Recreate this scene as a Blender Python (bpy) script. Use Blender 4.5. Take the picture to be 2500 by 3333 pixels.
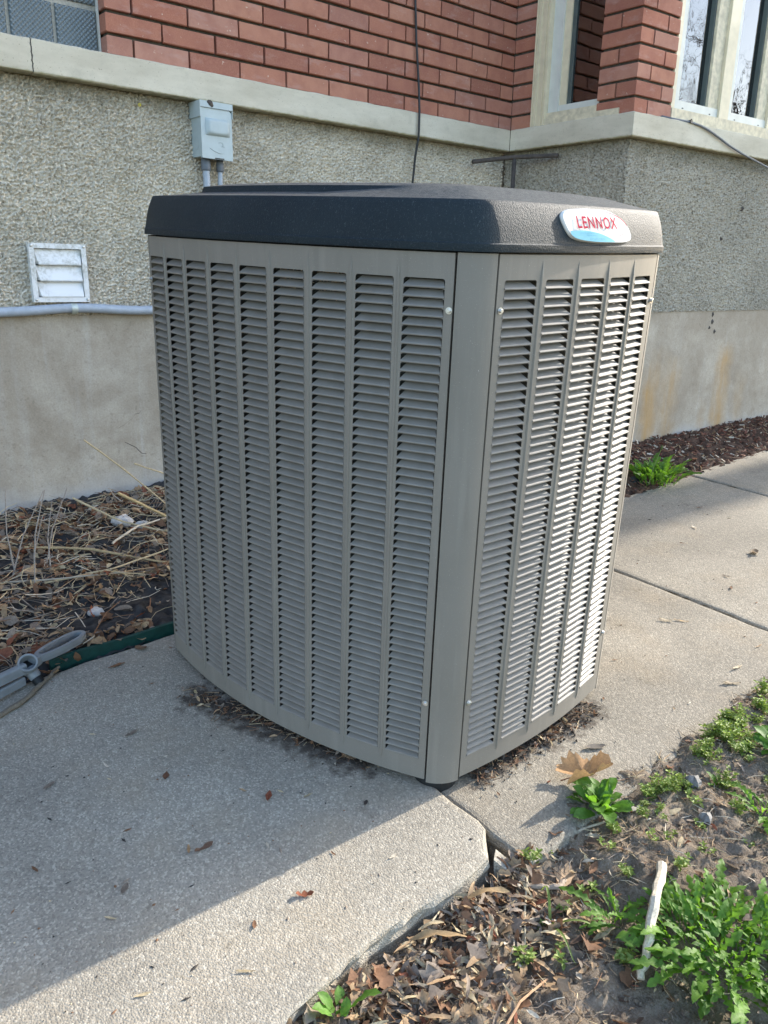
import bpy, math, random
import numpy as np
from mathutils import Vector, Matrix

random.seed(7)
for o in list(bpy.data.objects): bpy.data.objects.remove(o)
scene = bpy.context.scene
C = scene.collection
R = math.radians

# ---------------------------------------------------------------- camera
def cam_axes(yaw, pitch, roll):
    cy, sy = math.cos(yaw), math.sin(yaw)
    fwd = Vector((-sy*math.cos(pitch), cy*math.cos(pitch), -math.sin(pitch)))
    right = Vector((cy, sy, 0)); up = right.cross(fwd)
    r = right*math.cos(roll) + up*math.sin(roll); u = -right*math.sin(roll) + up*math.cos(roll)
    return r, u, fwd
r_, u_, f_ = cam_axes(-.7132, .2954, .01785)
cd = bpy.data.cameras.new('camera'); cam = bpy.data.objects.new('camera', cd); C.objects.link(cam)
m = Matrix((r_, u_, -f_)).transposed().to_4x4(); m.translation = Vector((0, 0, 1.0)); cam.matrix_world = m
cd.sensor_fit = 'VERTICAL'; cd.sensor_height = 24.0; cd.lens = 24.0*2559.3/3333.0
cd.clip_start = .02; cd.clip_end = 400
scene.camera = cam
scene.render.resolution_x = 768; scene.render.resolution_y = 1024

# ---------------------------------------------------------------- light
SUN_EL = R(26); SUN_DIR = Vector((.9945, -.104, 0)).normalized()          # horizontal direction towards the sun
w = bpy.data.worlds.new('World'); scene.world = w; w.use_nodes = True
nt = w.node_tree; bg = nt.nodes['Background']
sky = nt.nodes.new('ShaderNodeTexSky'); sky.sky_type = 'NISHITA'; sky.sun_disc = False
sky.sun_elevation = SUN_EL; sky.sun_rotation = math.atan2(SUN_DIR.x, SUN_DIR.y)
sky.air_density = 1.0; sky.dust_density = 1.2; sky.ozone_density = 1.0
nt.links.new(sky.outputs[0], bg.inputs[0]); bg.inputs[1].default_value = .15
sl = bpy.data.lights.new('sun', 'SUN'); sl.energy = 2.3; sl.angle = R(.7); sl.color = (1.0, .93, .83)
so = bpy.data.objects.new('sun', sl); C.objects.link(so)
sv = Vector((SUN_DIR.x*math.cos(SUN_EL), SUN_DIR.y*math.cos(SUN_EL), math.sin(SUN_EL)))
so.rotation_euler = sv.to_track_quat('Z', 'Y').to_euler(); so.location = (6, -1, 6)
scene.view_settings.view_transform = 'Standard'; scene.view_settings.look = 'None'
scene.view_settings.gamma = 1.0; scene.view_settings.use_curve_mapping = False
scene.view_settings.exposure = 1.95

# ---------------------------------------------------------------- helpers
def tag(o, label=None, cat=None, group=None, kind=None):
    if label: o['label'] = label
    if cat: o['category'] = cat
    if group: o['group'] = group
    if kind: o['kind'] = kind
    return o
def empty(name, loc=(0, 0, 0), parent=None):
    o = bpy.data.objects.new(name, None); C.objects.link(o); o.location = loc
    o.empty_display_size = .05
    if parent: o.parent = parent
    return o
def link(name, me, parent=None):
    o = bpy.data.objects.new(name, me); C.objects.link(o)
    if parent: o.parent = parent
    return o
class MB:
    def __init__(s): s.v = []; s.f = []; s.c = []
    def add(s, vs, fs, col=None):
        b = len(s.v); s.v += [tuple(x) for x in vs]; s.f += [tuple(b+i for i in f) for f in fs]
        if col is not None: s.c += [col]*len(vs)
        return s
    def box(s, x0, x1, y0, y1, z0, z1, fn=None):
        vs = [(x, y, z) for z in (z0, z1) for y in (y0, y1) for x in (x0, x1)]
        if fn: vs = [fn(*v) for v in vs]
        return s.add(vs, [(0, 2, 3, 1), (4, 5, 7, 6), (0, 1, 5, 4), (2, 6, 7, 3), (0, 4, 6, 2), (1, 3, 7, 5)])
    def tube(s, pts, rad, n=8, caps=True, col=None):
        pts = [Vector(p) for p in pts]; k = len(pts)
        rads = rad if hasattr(rad, '__len__') else [rad]*k
        vs = []; ref = None
        for i, p in enumerate(pts):
            d = (pts[min(i+1, k-1)] - pts[max(i-1, 0)])
            d = d.normalized() if d.length > 1e-9 else Vector((0, 0, 1))
            if ref is None:
                ref = Vector((0, 0, 1)) if abs(d.z) < .9 else Vector((1, 0, 0))
                a = d.cross(ref).normalized()
            else:
                a = (a - d*a.dot(d)).normalized()
            b = d.cross(a)
            for j in range(n):
                t = 2*math.pi*j/n
                vs.append(p + (a*math.cos(t) + b*math.sin(t))*rads[i])
        fs = [(i*n+j, i*n+(j+1) % n, (i+1)*n+(j+1) % n, (i+1)*n+j) for i in range(k-1) for j in range(n)]
        if caps: fs += [tuple(range(n))[::-1], tuple((k-1)*n+j for j in range(n))]
        return s.add(vs, fs, col)
    def mesh(s, name, mat=None, smooth=False):
        me = bpy.data.meshes.new(name); me.from_pydata(s.v, [], s.f); me.validate()
        if mat: me.materials.append(mat)
        if smooth: me.polygons.foreach_set('use_smooth', [True]*len(me.polygons))
        if s.c and len(s.c) == len(s.v) == len(me.vertices):
            ca = me.color_attributes.new('Col', 'FLOAT_COLOR', 'POINT')
            arr = np.ones((len(s.v), 4), np.float32); arr[:, :3] = np.array(s.c); ca.data.foreach_set('color', arr.ravel())
        me.update(); return me
    def build(s, name, mat=None, parent=None, smooth=False):
        return link(name, s.mesh(name, mat, smooth), parent)

def grid_obj(name, P, mat, parent=None, smooth=True):
    ny, nx = P.shape[:2]
    me = bpy.data.meshes.new(name)
    idx = np.arange(nx*ny).reshape(ny, nx)
    q = np.stack([idx[:-1, :-1], idx[:-1, 1:], idx[1:, 1:], idx[1:, :-1]], -1).reshape(-1, 4)
    me.vertices.add(nx*ny); me.vertices.foreach_set('co', P.reshape(-1).astype(np.float32))
    me.loops.add(q.size); me.loops.foreach_set('vertex_index', q.ravel().astype(np.int32))
    me.polygons.add(len(q)); me.polygons.foreach_set('loop_start', np.arange(0, q.size, 4, dtype=np.int32))
    me.polygons.foreach_set('use_smooth', np.full(len(q), smooth))
    me.update(calc_edges=True); me.validate(); me.materials.append(mat)
    return link(name, me, parent)

def fnoise(ny, nx, dx, lo, hi, seed):
    """band limited noise, wavelengths lo..hi in metres, unit deviation"""
    rg = np.random.default_rng(seed); a = rg.standard_normal((ny, nx))
    fy = np.fft.fftfreq(ny, dx)[:, None]; fx = np.fft.fftfreq(nx, dx)[None, :]
    k = np.hypot(fx, fy); band = np.exp(-((np.log(np.maximum(k, 1e-6)) - np.log(1/math.sqrt(lo*hi)))**2)/(2*(math.log(hi/lo)/2.2)**2))
    b = np.fft.ifft2(np.fft.fft2(a)*band).real
    return b/b.std()

# the paving falls away from the house: plane through the foot of the unit
AX, AY = .02414, .05125
def slab_z(x, y): return .015 + AX*(x-.9476) + AY*(y-.9563)

# ---------------------------------------------------------------- materials
class N:
    def __init__(s, name):
        s.m = bpy.data.materials.new(name); s.m.use_nodes = True; s.t = s.m.node_tree
        s.b = s.t.nodes['Principled BSDF']; s.pos = s.t.nodes.new('ShaderNodeNewGeometry').outputs['Position']
    def n(s, typ, **k):
        x = s.t.nodes.new('ShaderNode'+typ)
        for a, v in k.items(): setattr(x, a, v)
        return x
    def l(s, a, b): s.t.links.new(a, b)
    def vec(s, scale):
        mp = s.n('Mapping'); s.l(s.pos, mp.inputs[0])
        mp.inputs['Scale'].default_value = scale if hasattr(scale, '__len__') else (scale,)*3
        return mp.outputs[0]
    def noise(s, scale, detail=4, rough=.55, dist=0):
        x = s.n('TexNoise'); s.l(s.vec(scale), x.inputs['Vector']); x.inputs['Scale'].default_value = 1
        x.inputs['Detail'].default_value = detail; x.inputs['Roughness'].default_value = rough; x.inputs['Distortion'].default_value = dist
        return x.outputs[0]
    def voro(s, scale, out='Color', rnd=1):
        x = s.n('TexVoronoi'); s.l(s.vec(scale), x.inputs['Vector']); x.inputs['Scale'].default_value = 1
        x.inputs['Randomness'].default_value = rnd
        return x.outputs[out]
    def ramp(s, fac, stops):
        x = s.n('ValToRGB'); s.l(fac, x.inputs[0]); e = x.color_ramp.elements
        while len(e) < len(stops): e.new(.5)
        for i, (p, c) in enumerate(stops):
            e[i].position = p; e[i].color = (c, c, c, 1) if not hasattr(c, '__len__') else (*c[:3], 1)
        return x.outputs[0]
    def mix(s, fac, a, b, blend='MIX'):
        x = s.n('Mix', data_type='RGBA', blend_type=blend)
        for i, v in ((0, fac), (6, a), (7, b)):
            if hasattr(v, 'links'): s.l(v, x.inputs[i])
            elif i == 0: x.inputs[0].default_value = v
            else: x.inputs[i].default_value = (*v, 1)
        return x.outputs[2]
    def math(s, op, a, b=0.0):
        x = s.n('Math', operation=op)
        for i, v in ((0, a), (1, b)):
            if hasattr(v, 'links'): s.l(v, x.inputs[i])
            else: x.inputs[i].default_value = v
        return x.outputs[0]
    def sep(s):
        x = s.n('SeparateXYZ'); s.l(s.pos, x.inputs[0]); return x.outputs
    def objrand(s): return s.n('ObjectInfo').outputs['Random']
    def attr(s, name='Col'):
        x = s.n('VertexColor'); x.layer_name = name; return x.outputs[0]
    def bump(s, h, strength=.5, dist=.002):
        x = s.n('Bump'); s.l(h, x.inputs['Height']); x.inputs['Strength'].default_value = strength; x.inputs['Distance'].default_value = dist
        s.l(x.outputs[0], s.b.inputs['Normal'])
    def done(s, col=None, rough=.6, spec=.5, metal=0):
        if col is not None:
            if hasattr(col, 'links'): s.l(col, s.b.inputs['Base Color'])
            else: s.b.inputs['Base Color'].default_value = (*col, 1)
        if hasattr(rough, 'links'): s.l(rough, s.b.inputs['Roughness'])
        else: s.b.inputs['Roughness'].default_value = rough
        s.b.inputs['Specular IOR Level'].default_value = spec; s.b.inputs['Metallic'].default_value = metal
        return s.m
def simple(name, col, rough=.6, spec=.5, var=.12, scale=18, bump=0, metal=0):
    n = N(name); f = n.noise(scale, 5)
    c = n.mix(n.ramp(f, [(.3, 0), (.7, 1)]), tuple(x*(1-var) for x in col), tuple(min(1, x*(1+var)) for x in col))
    if bump: n.bump(n.noise(scale*8, 3), bump, .001)
    return n.done(c, rough, spec, metal)

def m_concrete(name, tone, dark=False):
    n = N(name)
    cell = n.voro(300); bw = n.n('RGBToBW'); n.l(cell, bw.inputs[0])
    g = n.ramp(bw.outputs[0], [(.15, tuple(x*.70 for x in tone)), (.42, tuple(x*.95 for x in tone)), (.66, tuple(x*1.06 for x in tone)), (.85, tuple(min(.8, x*1.6) for x in tone))])
    fine = n.mix(n.ramp(n.noise(700, 3), [(.35, 0), (.65, .5)]), g, tuple(x*1.02 for x in tone))
    big = n.ramp(n.noise(2.6, 6, .6), [(.3, .78), (.7, 1.15)])  # broad tone variation; also puts mottled branch shade into the walk's colour
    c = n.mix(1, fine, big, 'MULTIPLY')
    warm = n.ramp(n.noise(5.5, 4), [(.5, 0), (.75, .3)])
    c = n.mix(warm, c, (tone[0]*1.15, tone[1]*1.0, tone[2]*.8))
    st = n.ramp(n.noise(14, 5, .65), [(.63, 0), (.74, .6)])
    c = n.mix(st, c, (tone[0]*.45, tone[1]*.42, tone[2]*.38))
    # damp dirt stains where debris has lain against the unit
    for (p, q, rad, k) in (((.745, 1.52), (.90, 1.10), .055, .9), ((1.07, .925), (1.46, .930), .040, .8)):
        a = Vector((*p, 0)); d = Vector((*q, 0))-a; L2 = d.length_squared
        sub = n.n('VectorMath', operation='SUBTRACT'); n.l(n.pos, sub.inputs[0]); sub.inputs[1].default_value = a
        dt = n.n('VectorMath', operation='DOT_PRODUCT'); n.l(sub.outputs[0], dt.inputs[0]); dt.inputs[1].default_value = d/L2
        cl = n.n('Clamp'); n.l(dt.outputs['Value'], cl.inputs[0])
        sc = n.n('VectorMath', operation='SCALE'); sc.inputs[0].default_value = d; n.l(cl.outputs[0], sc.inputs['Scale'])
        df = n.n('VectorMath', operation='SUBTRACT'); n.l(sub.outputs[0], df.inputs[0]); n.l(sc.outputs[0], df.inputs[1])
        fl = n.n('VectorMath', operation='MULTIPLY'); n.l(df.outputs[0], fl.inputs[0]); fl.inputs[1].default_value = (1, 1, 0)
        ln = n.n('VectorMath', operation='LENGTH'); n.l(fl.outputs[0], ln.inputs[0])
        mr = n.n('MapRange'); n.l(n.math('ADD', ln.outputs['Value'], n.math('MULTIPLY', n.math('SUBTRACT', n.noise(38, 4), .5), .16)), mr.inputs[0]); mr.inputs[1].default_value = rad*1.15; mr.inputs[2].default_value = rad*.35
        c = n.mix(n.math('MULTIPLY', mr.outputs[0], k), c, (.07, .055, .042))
    h = n.math('ADD', n.ramp(n.voro(300, 'Distance'), [(0, 1), (.7, 0)]), n.math('MULTIPLY', n.noise(90, 4), 1.2))
    n.bump(h, .5, .0016)
    return n.done(c, .9, .25)
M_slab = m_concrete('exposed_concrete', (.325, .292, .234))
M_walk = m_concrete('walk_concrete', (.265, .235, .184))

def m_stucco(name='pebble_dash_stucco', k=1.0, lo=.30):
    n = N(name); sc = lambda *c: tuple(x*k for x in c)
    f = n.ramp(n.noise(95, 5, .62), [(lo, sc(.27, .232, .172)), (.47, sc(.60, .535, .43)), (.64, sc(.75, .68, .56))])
    big = n.ramp(n.noise(3, 5), [(.3, .86), (.7, 1.08)])
    c = n.mix(1, f, big, 'MULTIPLY')
    c = n.mix(n.ramp(n.noise(9, 5), [(.55, 0), (.75, .3)]), c, (.46, .40, .29))
    # darker olive tone just under the stone band
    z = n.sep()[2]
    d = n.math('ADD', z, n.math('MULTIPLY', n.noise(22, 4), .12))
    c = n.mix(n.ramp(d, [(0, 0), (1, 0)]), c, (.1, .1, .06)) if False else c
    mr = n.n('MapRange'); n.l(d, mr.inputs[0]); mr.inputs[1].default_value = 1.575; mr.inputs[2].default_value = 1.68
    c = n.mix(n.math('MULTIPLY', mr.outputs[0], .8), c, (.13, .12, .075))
    n.bump(n.noise(420, 3), .5, .0015)
    return n.done(c, .95, .15)
M_stucco = m_stucco(); M_stucco_bay = m_stucco('shaded_pebble_dash', .70, .37)  # bay copy is darker: the bay's shade is put into its colour
def m_foundation():
    n = N('foundation_plaster')
    c = n.ramp(n.noise(7, 7, .65), [(.28, (.32, .268, .205)), (.5, (.43, .376, .30)), (.72, (.50, .447, .368))])
    s = n.ramp(n.noise((22, 22, 1.3), 4), [(.55, 0), (.72, .45)])
    c = n.mix(s, c, (.50, .47, .42))
    c = n.mix(n.ramp(n.noise(2.2, 6, .7, .4), [(.42, .5), (.6, 0)]), c, (.27, .225, .17))
    c = n.mix(1, c, n.ramp(n.noise(150, 4, .7), [(.3, .84), (.7, 1.12)]), 'MULTIPLY')
    c = n.mix(n.ramp(n.noise(60, 5), [(.60, 0), (.70, .4)]), c, (.20, .17, .13))
    sp = n.ramp(n.noise(130, 2), [(.70, 0), (.74, .6)])
    c = n.mix(sp, c, (.2, .18, .15))
    # pale splash zone at the foot
    x, y, z = n.sep()
    mr = n.n('MapRange'); n.l(n.math('ADD', z, n.math('MULTIPLY', n.noise(6, 5), .22)), mr.inputs[0])
    mr.inputs[1].default_value = .34; mr.inputs[2].default_value = .25; 
    c = n.mix(n.math('MULTIPLY', mr.outputs[0], .55), c, (.47, .46, .45))
    # rust stains that run down the bay
    n1 = n.math('MULTIPLY', n.noise((5, 5, 9), 3), .10); n2 = n.math('MULTIPLY', n.noise(9, 3), .2); n3 = n.ramp(n.noise((30, 30, 6), 3), [(.3, .35), (.65, 1)])
    for (sx, zt, wd, k) in ((3.745, .50, .045, .75), (3.79, .60, .05, .35), (3.93, .56, .05, .6), (4.42, .62, .055, .8), (4.25, .30, .03, .35), (4.62, .45, .04, .3)):
        dx = n.math('ABSOLUTE', n.math('SUBTRACT', n.math('ADD', x, n1), sx+.05))
        a = n.n('MapRange'); n.l(dx, a.inputs[0]); a.inputs[1].default_value = wd*1.9; a.inputs[2].default_value = wd*.2
        b = n.n('MapRange'); n.l(n.math('ADD', z, n2), b.inputs[0]); b.inputs[1].default_value = zt+.16; b.inputs[2].default_value = zt+.02
        fac = n.math('MULTIPLY', n.math('MULTIPLY', a.outputs[0], b.outputs[0]), n.math('MULTIPLY', n3, k))
        c = n.mix(fac, c, (.43, .26, .095))
    n.bump(n.noise(35, 6), .5, .004)
    return n.done(c, .9, .2)
M_found = m_foundation()
def m_band():
    n = N('limestone_band')
    c = n.ramp(n.noise((3, 3, 12), 6, .6), [(.3, (.50, .445, .34)), (.6, (.64, .58, .46)), (.8, (.72, .67, .555))])
    pit = n.ramp(n.noise((160, 160, 260), 3, .6, .6), [(.64, 0), (.69, .8)])
    c = n.mix(pit, c, (.26, .22, .15))
    c = n.mix(n.ramp(n.noise(12, 5), [(.58, 0), (.78, .4)]), c, (.36, .33, .25))
    z = n.sep()[2]
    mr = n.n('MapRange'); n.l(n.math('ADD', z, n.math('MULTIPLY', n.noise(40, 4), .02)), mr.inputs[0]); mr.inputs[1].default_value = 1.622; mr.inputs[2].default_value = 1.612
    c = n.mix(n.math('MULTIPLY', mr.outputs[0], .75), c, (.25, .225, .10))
    h = n.math('SUBTRACT', n.noise(25, 5), n.math('MULTIPLY', pit, .6))
    n.bump(h, .5, .003)
    return n.done(c, .9, .2)
M_band = m_band()
def m_brick():
    n = N('red_brick')
    rd = n.objrand()
    c = n.ramp(rd, [(0, (.27, .105, .074)), (.2, (.39, .158, .103)), (.45, (.46, .215, .142)), (.65, (.35, .128, .084)), (.85, (.45, .235, .175)), (1, (.31, .145, .11))])
    c = n.mix(n.ramp(n.noise(320, 3), [(.35, 0), (.7, .6)]), c, (.50, .24, .16))
    c = n.mix(n.ramp(n.noise(16, 5), [(.42, 0), (.7, .5)]), c, (.30, .115, .085))
    c = n.mix(n.ramp(n.noise((9, 9, 24), 5, .65), [(.55, 0), (.74, .5)]), c, (.50, .33, .28))
    c = n.mix(n.ramp(n.noise(75, 2), [(.725, 0), (.745, .8)]), c, (.62, .48, .38))
    n.bump(n.noise((180, 180, 420), 4, .7), .6, .0012)
    return n.done(c, .9, .2)
M_brick = m_brick()
M_mortar = simple('dark_mortar', (.07, .062, .048), .95, .1, .35, 60, .6)
def m_panel():
    n = N('taupe_enamel')
    c = n.mix(n.ramp(n.noise(6, 4), [(.3, 0), (.7, 1)]), (.205, .187, .157), (.228, .209, .178))
    c = n.mix(n.ramp(n.noise((38, 38, 1.1), 4, .6), [(.52, 0), (.75, .35)]), c, (.31, .285, .24))
    c = n.mix(n.ramp(n.noise((60, 60, 2.5), 3), [(.6, 0), (.75, .25)]), c, (.15, .135, .11))
    dust = n.ramp(n.noise(260, 3, .7), [(.6, 0), (.8, .25)])
    c = n.mix(dust, c, (.36, .33, .28))
    c = n.mix(n.ramp(n.noise(700, 1), [(.74, 0), (.77, .8)]), c, (.5, .47, .42))
    n.bump(n.noise(900, 2), .06, .0006)
    return n.done(c, n.ramp(n.noise(8, 4), [(.3, .50), (.7, .62)]), .28)
M_panel = m_panel()
def m_louver():
    n = N('dusty_louver_enamel')
    c = n.mix(n.ramp(n.noise(30, 4), [(.35, 0), (.7, 1)]), (.195, .180, .155), (.232, .215, .188))
    c = n.mix(n.ramp(n.noise(420, 3, .7), [(.62, 0), (.76, .5)]), c, (.13, .115, .095))
    n.bump(n.noise(900, 2), .1, .0006)
    return n.done(c, .48, .35)
M_louver = m_louver()
def m_cap():
    n = N('weathered_black_plastic')
    c = n.mix(n.ramp(n.noise(5, 4), [(.3, 0), (.7, 1)]), (.013, .0205, .026), (.019, .029, .035))
    fl = n.ramp(n.noise((420, 420, 240), 3, .75, 1.2), [(.585, 0), (.72, .5)])
    c = n.mix(fl, c, (.17, .19, .20))
    # pale dust settles on what faces up
    nz = n.n('SeparateXYZ'); g = n.n('NewGeometry'); n.l(g.outputs['Normal'], nz.inputs[0])
    up = n.n('MapRange'); n.l(nz.outputs[2], up.inputs[0]); up.inputs[1].default_value = .75; up.inputs[2].default_value = .97
    du = n.math('MULTIPLY', up.outputs[0], n.ramp(n.noise(140, 5, .7, 1.0), [(.35, .15), (.7, .8)]))
    c = n.mix(du, c, (.19, .195, .18))
    n.bump(n.noise((430, 430, 300), 3, .7), 1.0, .0016)
    return n.done(c, .55, .18)
M_cap = m_cap()
M_black = simple('black_rubber', (.012, .013, .013), .6, .4)
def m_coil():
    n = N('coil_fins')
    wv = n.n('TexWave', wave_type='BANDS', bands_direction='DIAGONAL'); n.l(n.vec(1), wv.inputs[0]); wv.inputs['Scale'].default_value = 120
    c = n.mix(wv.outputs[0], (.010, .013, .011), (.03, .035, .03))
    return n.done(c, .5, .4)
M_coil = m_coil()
M_screw = simple('zinc_screw', (.62, .61, .58), .35, .5, .1, 300, 0, .85)
M_white = simple('badge_white', (.62, .62, .60), .7, .15, .08, 60)
M_red = simple('badge_red', (.42, .03, .06), .8, .05, .15, 150)
M_blue = simple('badge_blue', (.21, .46, .56), .8, .08, .08, 60)
M_faint = simple('badge_faint_print', (.10, .33, .45), .8, .05)
M_cream = simple('cream_paint', (.70, .61, .43), .5, .4, .08, 25, .25)
M_cream_old = simple('worn_cream_paint', (.64, .56, .40), .6, .35, .2, 40, .5)
M_vinyl = simple('white_vinyl', (.62, .62, .56), .4, .4, .06, 20)
M_gasket = simple('dark_gasket', (.075, .095, .09), .5)
def m_vent():
    n = N('mildewed_white_plastic')
    c = n.mix(n.ramp(n.noise(55, 6, .7), [(.44, 0), (.66, .85)]), (.74, .74, .72), (.38, .37, .31))
    c = n.mix(n.ramp(n.noise(9, 3), [(.36, 1), (.56, 0)]), c, (.76, .76, .75))
    return n.done(c, .5, .4)
M_vent = m_vent()
M_box = simple('grey_blue_enamel', (.42, .48, .48), .4, .5, .05, 30)
M_conduit = simple('grey_conduit', (.36, .40, .45), .42, .5, .1, 60)
M_fitting = simple('dark_grey_pvc', (.13, .145, .165), .5, .4)
M_clip = simple('galvanised_strap', (.52, .56, .50), .4, .5, .15, 90, 0, .4)
M_cable = simple('black_cable', (.014, .015, .017), .5)
M_pipe = simple('rusty_pipe', (.085, .07, .06), .8, .3, .3, 60, .4)
M_sprink = simple('grey_cast_metal', (.21, .225, .23), .55, .4, .12, 40, .15, 0)
M_green = simple('green_edging', (.005, .045, .036), .5, .4, .3, 40, .2)
M_fabric = simple('black_weed_fabric', (.042, .041, .040), .9, .2, .5, 35, .4)
def m_glassblock():
    n = N('glass_block')
    # pressed waffle relief on the face
    x, y, z = n.sep()
    sx = n.math('SINE', n.math('MULTIPLY', x, 2*math.pi/.0155)); sz = n.math('SINE', n.math('MULTIPLY', z, 2*math.pi/.0155))
    h = n.math('MULTIPLY', sx, sz)
    rp = n.ramp(n.math('ADD', n.math('MULTIPLY', h, .5), .5), [(.2, 0), (.8, 1)])
    c = n.mix(n.math('MULTIPLY', rp, .6), (.10, .125, .135), (.21, .245, .255))
    c = n.mix(n.ramp(n.noise(8, 3), [(.3, 0), (.7, .35)]), c, (.22, .25, .26))
    n.bump(h, .7, .004)
    return n.done(c, .18, .6)
M_gblock = m_glassblock()
def m_glass():
    n = N('window_glass'); t = n.t
    out = t.nodes['Material Output']
    gl = n.n('BsdfGlossy'); gl.inputs['Roughness'].default_value = .012; gl.inputs['Color'].default_value = (1, 1, 1, 1)
    bp = n.n('Bump'); n.l(n.noise(5, 3), bp.inputs['Height']); bp.inputs['Strength'].default_value = .05; bp.inputs['Distance'].default_value = .01
    n.l(bp.outputs[0], gl.inputs['Normal'])
    tr = n.n('BsdfTransparent'); tr.inputs[0].default_value = (.86, .9, .89, 1)
    fr = n.n('Fresnel'); fr.inputs[0].default_value = 2.3
    mx = n.n('MixShader'); n.l(fr.outputs[0], mx.inputs[0]); n.l(tr.outputs[0], mx.inputs[1]); n.l(gl.outputs[0], mx.inputs[2])
    n.l(mx.outputs[0], out.inputs[0]); return n.m
M_glass = m_glass()
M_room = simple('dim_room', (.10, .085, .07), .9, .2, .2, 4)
M_curtain = simple('white_curtain', (.78, .78, .80), .8, .2, .04, 12)
def m_soil():
    n = N('dry_soil')
    c = n.ramp(n.noise(24, 7, .65), [(.28, (.085, .062, .041)), (.5, (.185, .142, .098)), (.75, (.30, .243, .178))])
    c = n.mix(n.ramp(n.noise(320, 4, .7), [(.4, 0), (.75, .6)]), c, (.38, .33, .27))
    c = n.mix(n.ramp(n.noise(120, 4), [(.55, 0), (.72, .6)]), c, (.07, .052, .038))
    n.bump(n.noise(260, 6, .75), .9, .005)
    return n.done(c, .95, .15)
M_soil = m_soil()
M_dirt = simple('dark_dirt', (.075, .058, .045), .95, .15, .5, 60, .9)
M_mulch_base = simple('mulch_soil', (.085, .052, .036), .95, .15, .5, 60, .9)
def m_attr(name, rough=.8, transl=0.0, spec=.2, bumpscale=0):
    n = N(name); c = n.attr()
    c = n.mix(n.ramp(n.noise(190, 4, .65), [(.3, .72), (.7, 1.18)]), (0, 0, 0), c) if False else n.mix(1, c, n.ramp(n.noise(190, 4, .65), [(.3, .72), (.7, 1.15)]), 'MULTIPLY')
    n.done(c, rough, spec)
    if bumpscale: n.bump(n.noise(bumpscale, 3), .5, .001)
    if transl:
        out = n.t.nodes['Material Output']; tl = n.n('BsdfTranslucent'); n.l(c, tl.inputs[0])
        mx = n.n('MixShader'); mx.inputs[0].default_value = transl
        n.l(n.b.outputs[0], mx.inputs[1]); n.l(tl.outputs[0], mx.inputs[2]); n.l(mx.outputs[0], out.inputs[0])
    return n.m
M_litter = m_attr('dead_leaf', .75, .22, .25)
M_wood = m_attr('dry_stem', .85, 0, .2, 300)
def m_leaf(name, a, b, tl):
    n = N(name)
    c = n.mix(n.objrand(), a, b)
    c = n.mix(1, c, n.ramp(n.noise(160, 4), [(.3, .8), (.7, 1.2)]), 'MULTIPLY')
    n.done(c, .55, .28)
    out = n.t.nodes['Material Output']; t = n.n('BsdfTranslucent')
    c2 = n.mix(1, c, (1.5, 1.6, .6), 'MULTIPLY'); n.l(c2, t.inputs[0])
    mx = n.n('MixShader'); mx.inputs[0].default_value = tl
    n.l(n.b.outputs[0], mx.inputs[1]); n.l(t.outputs[0], mx.inputs[2]); n.l(mx.outputs[0], out.inputs[0])
    n.bump(n.noise(240, 3), .4, .001)
    return n.m
M_dand = m_leaf('dandelion_leaf', (.085, .175, .030), (.15, .285, .045), .45)
M_rosette = m_leaf('rosette_leaf', (.08, .18, .032), (.14, .28, .05), .42)
M_chick = m_leaf('chickweed_leaf', (.19, .25, .065), (.29, .37, .11), .38)
M_bark = simple('bark', (.12, .10, .085), .95, .1, .3, 20, .8)
M_lawn = simple('far_ground', (.13, .12, .07), .95, .1, .4, 3, .5)
M_roof = simple('roof_fascia', (.35, .33, .29), .7, .3)
M_stone = simple('pale_stone', (.50, .47, .44), .8, .3, .2, 80, .5)

# ================================================================ SETTING
def far_z(x, y):
    return -.10 + .35*math.tanh((AX*(x-.95) + AY*(y-.95))/.35)
g = MB(); xs = [-90, -40, -18, -9, -4, -1.5, 0, 1.5, 3, 5, 9, 18, 40, 90]
for j in range(len(xs)):
    for i in range(len(xs)): g.v.append((xs[i], xs[j], far_z(xs[i], xs[j])))
k = len(xs); g.f = [(j*k+i, j*k+i+1, (j+1)*k+i+1, (j+1)*k+i) for j in range(k-1) for i in range(k-1)]
tag(g.build('ground', M_lawn), kind='structure')

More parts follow.
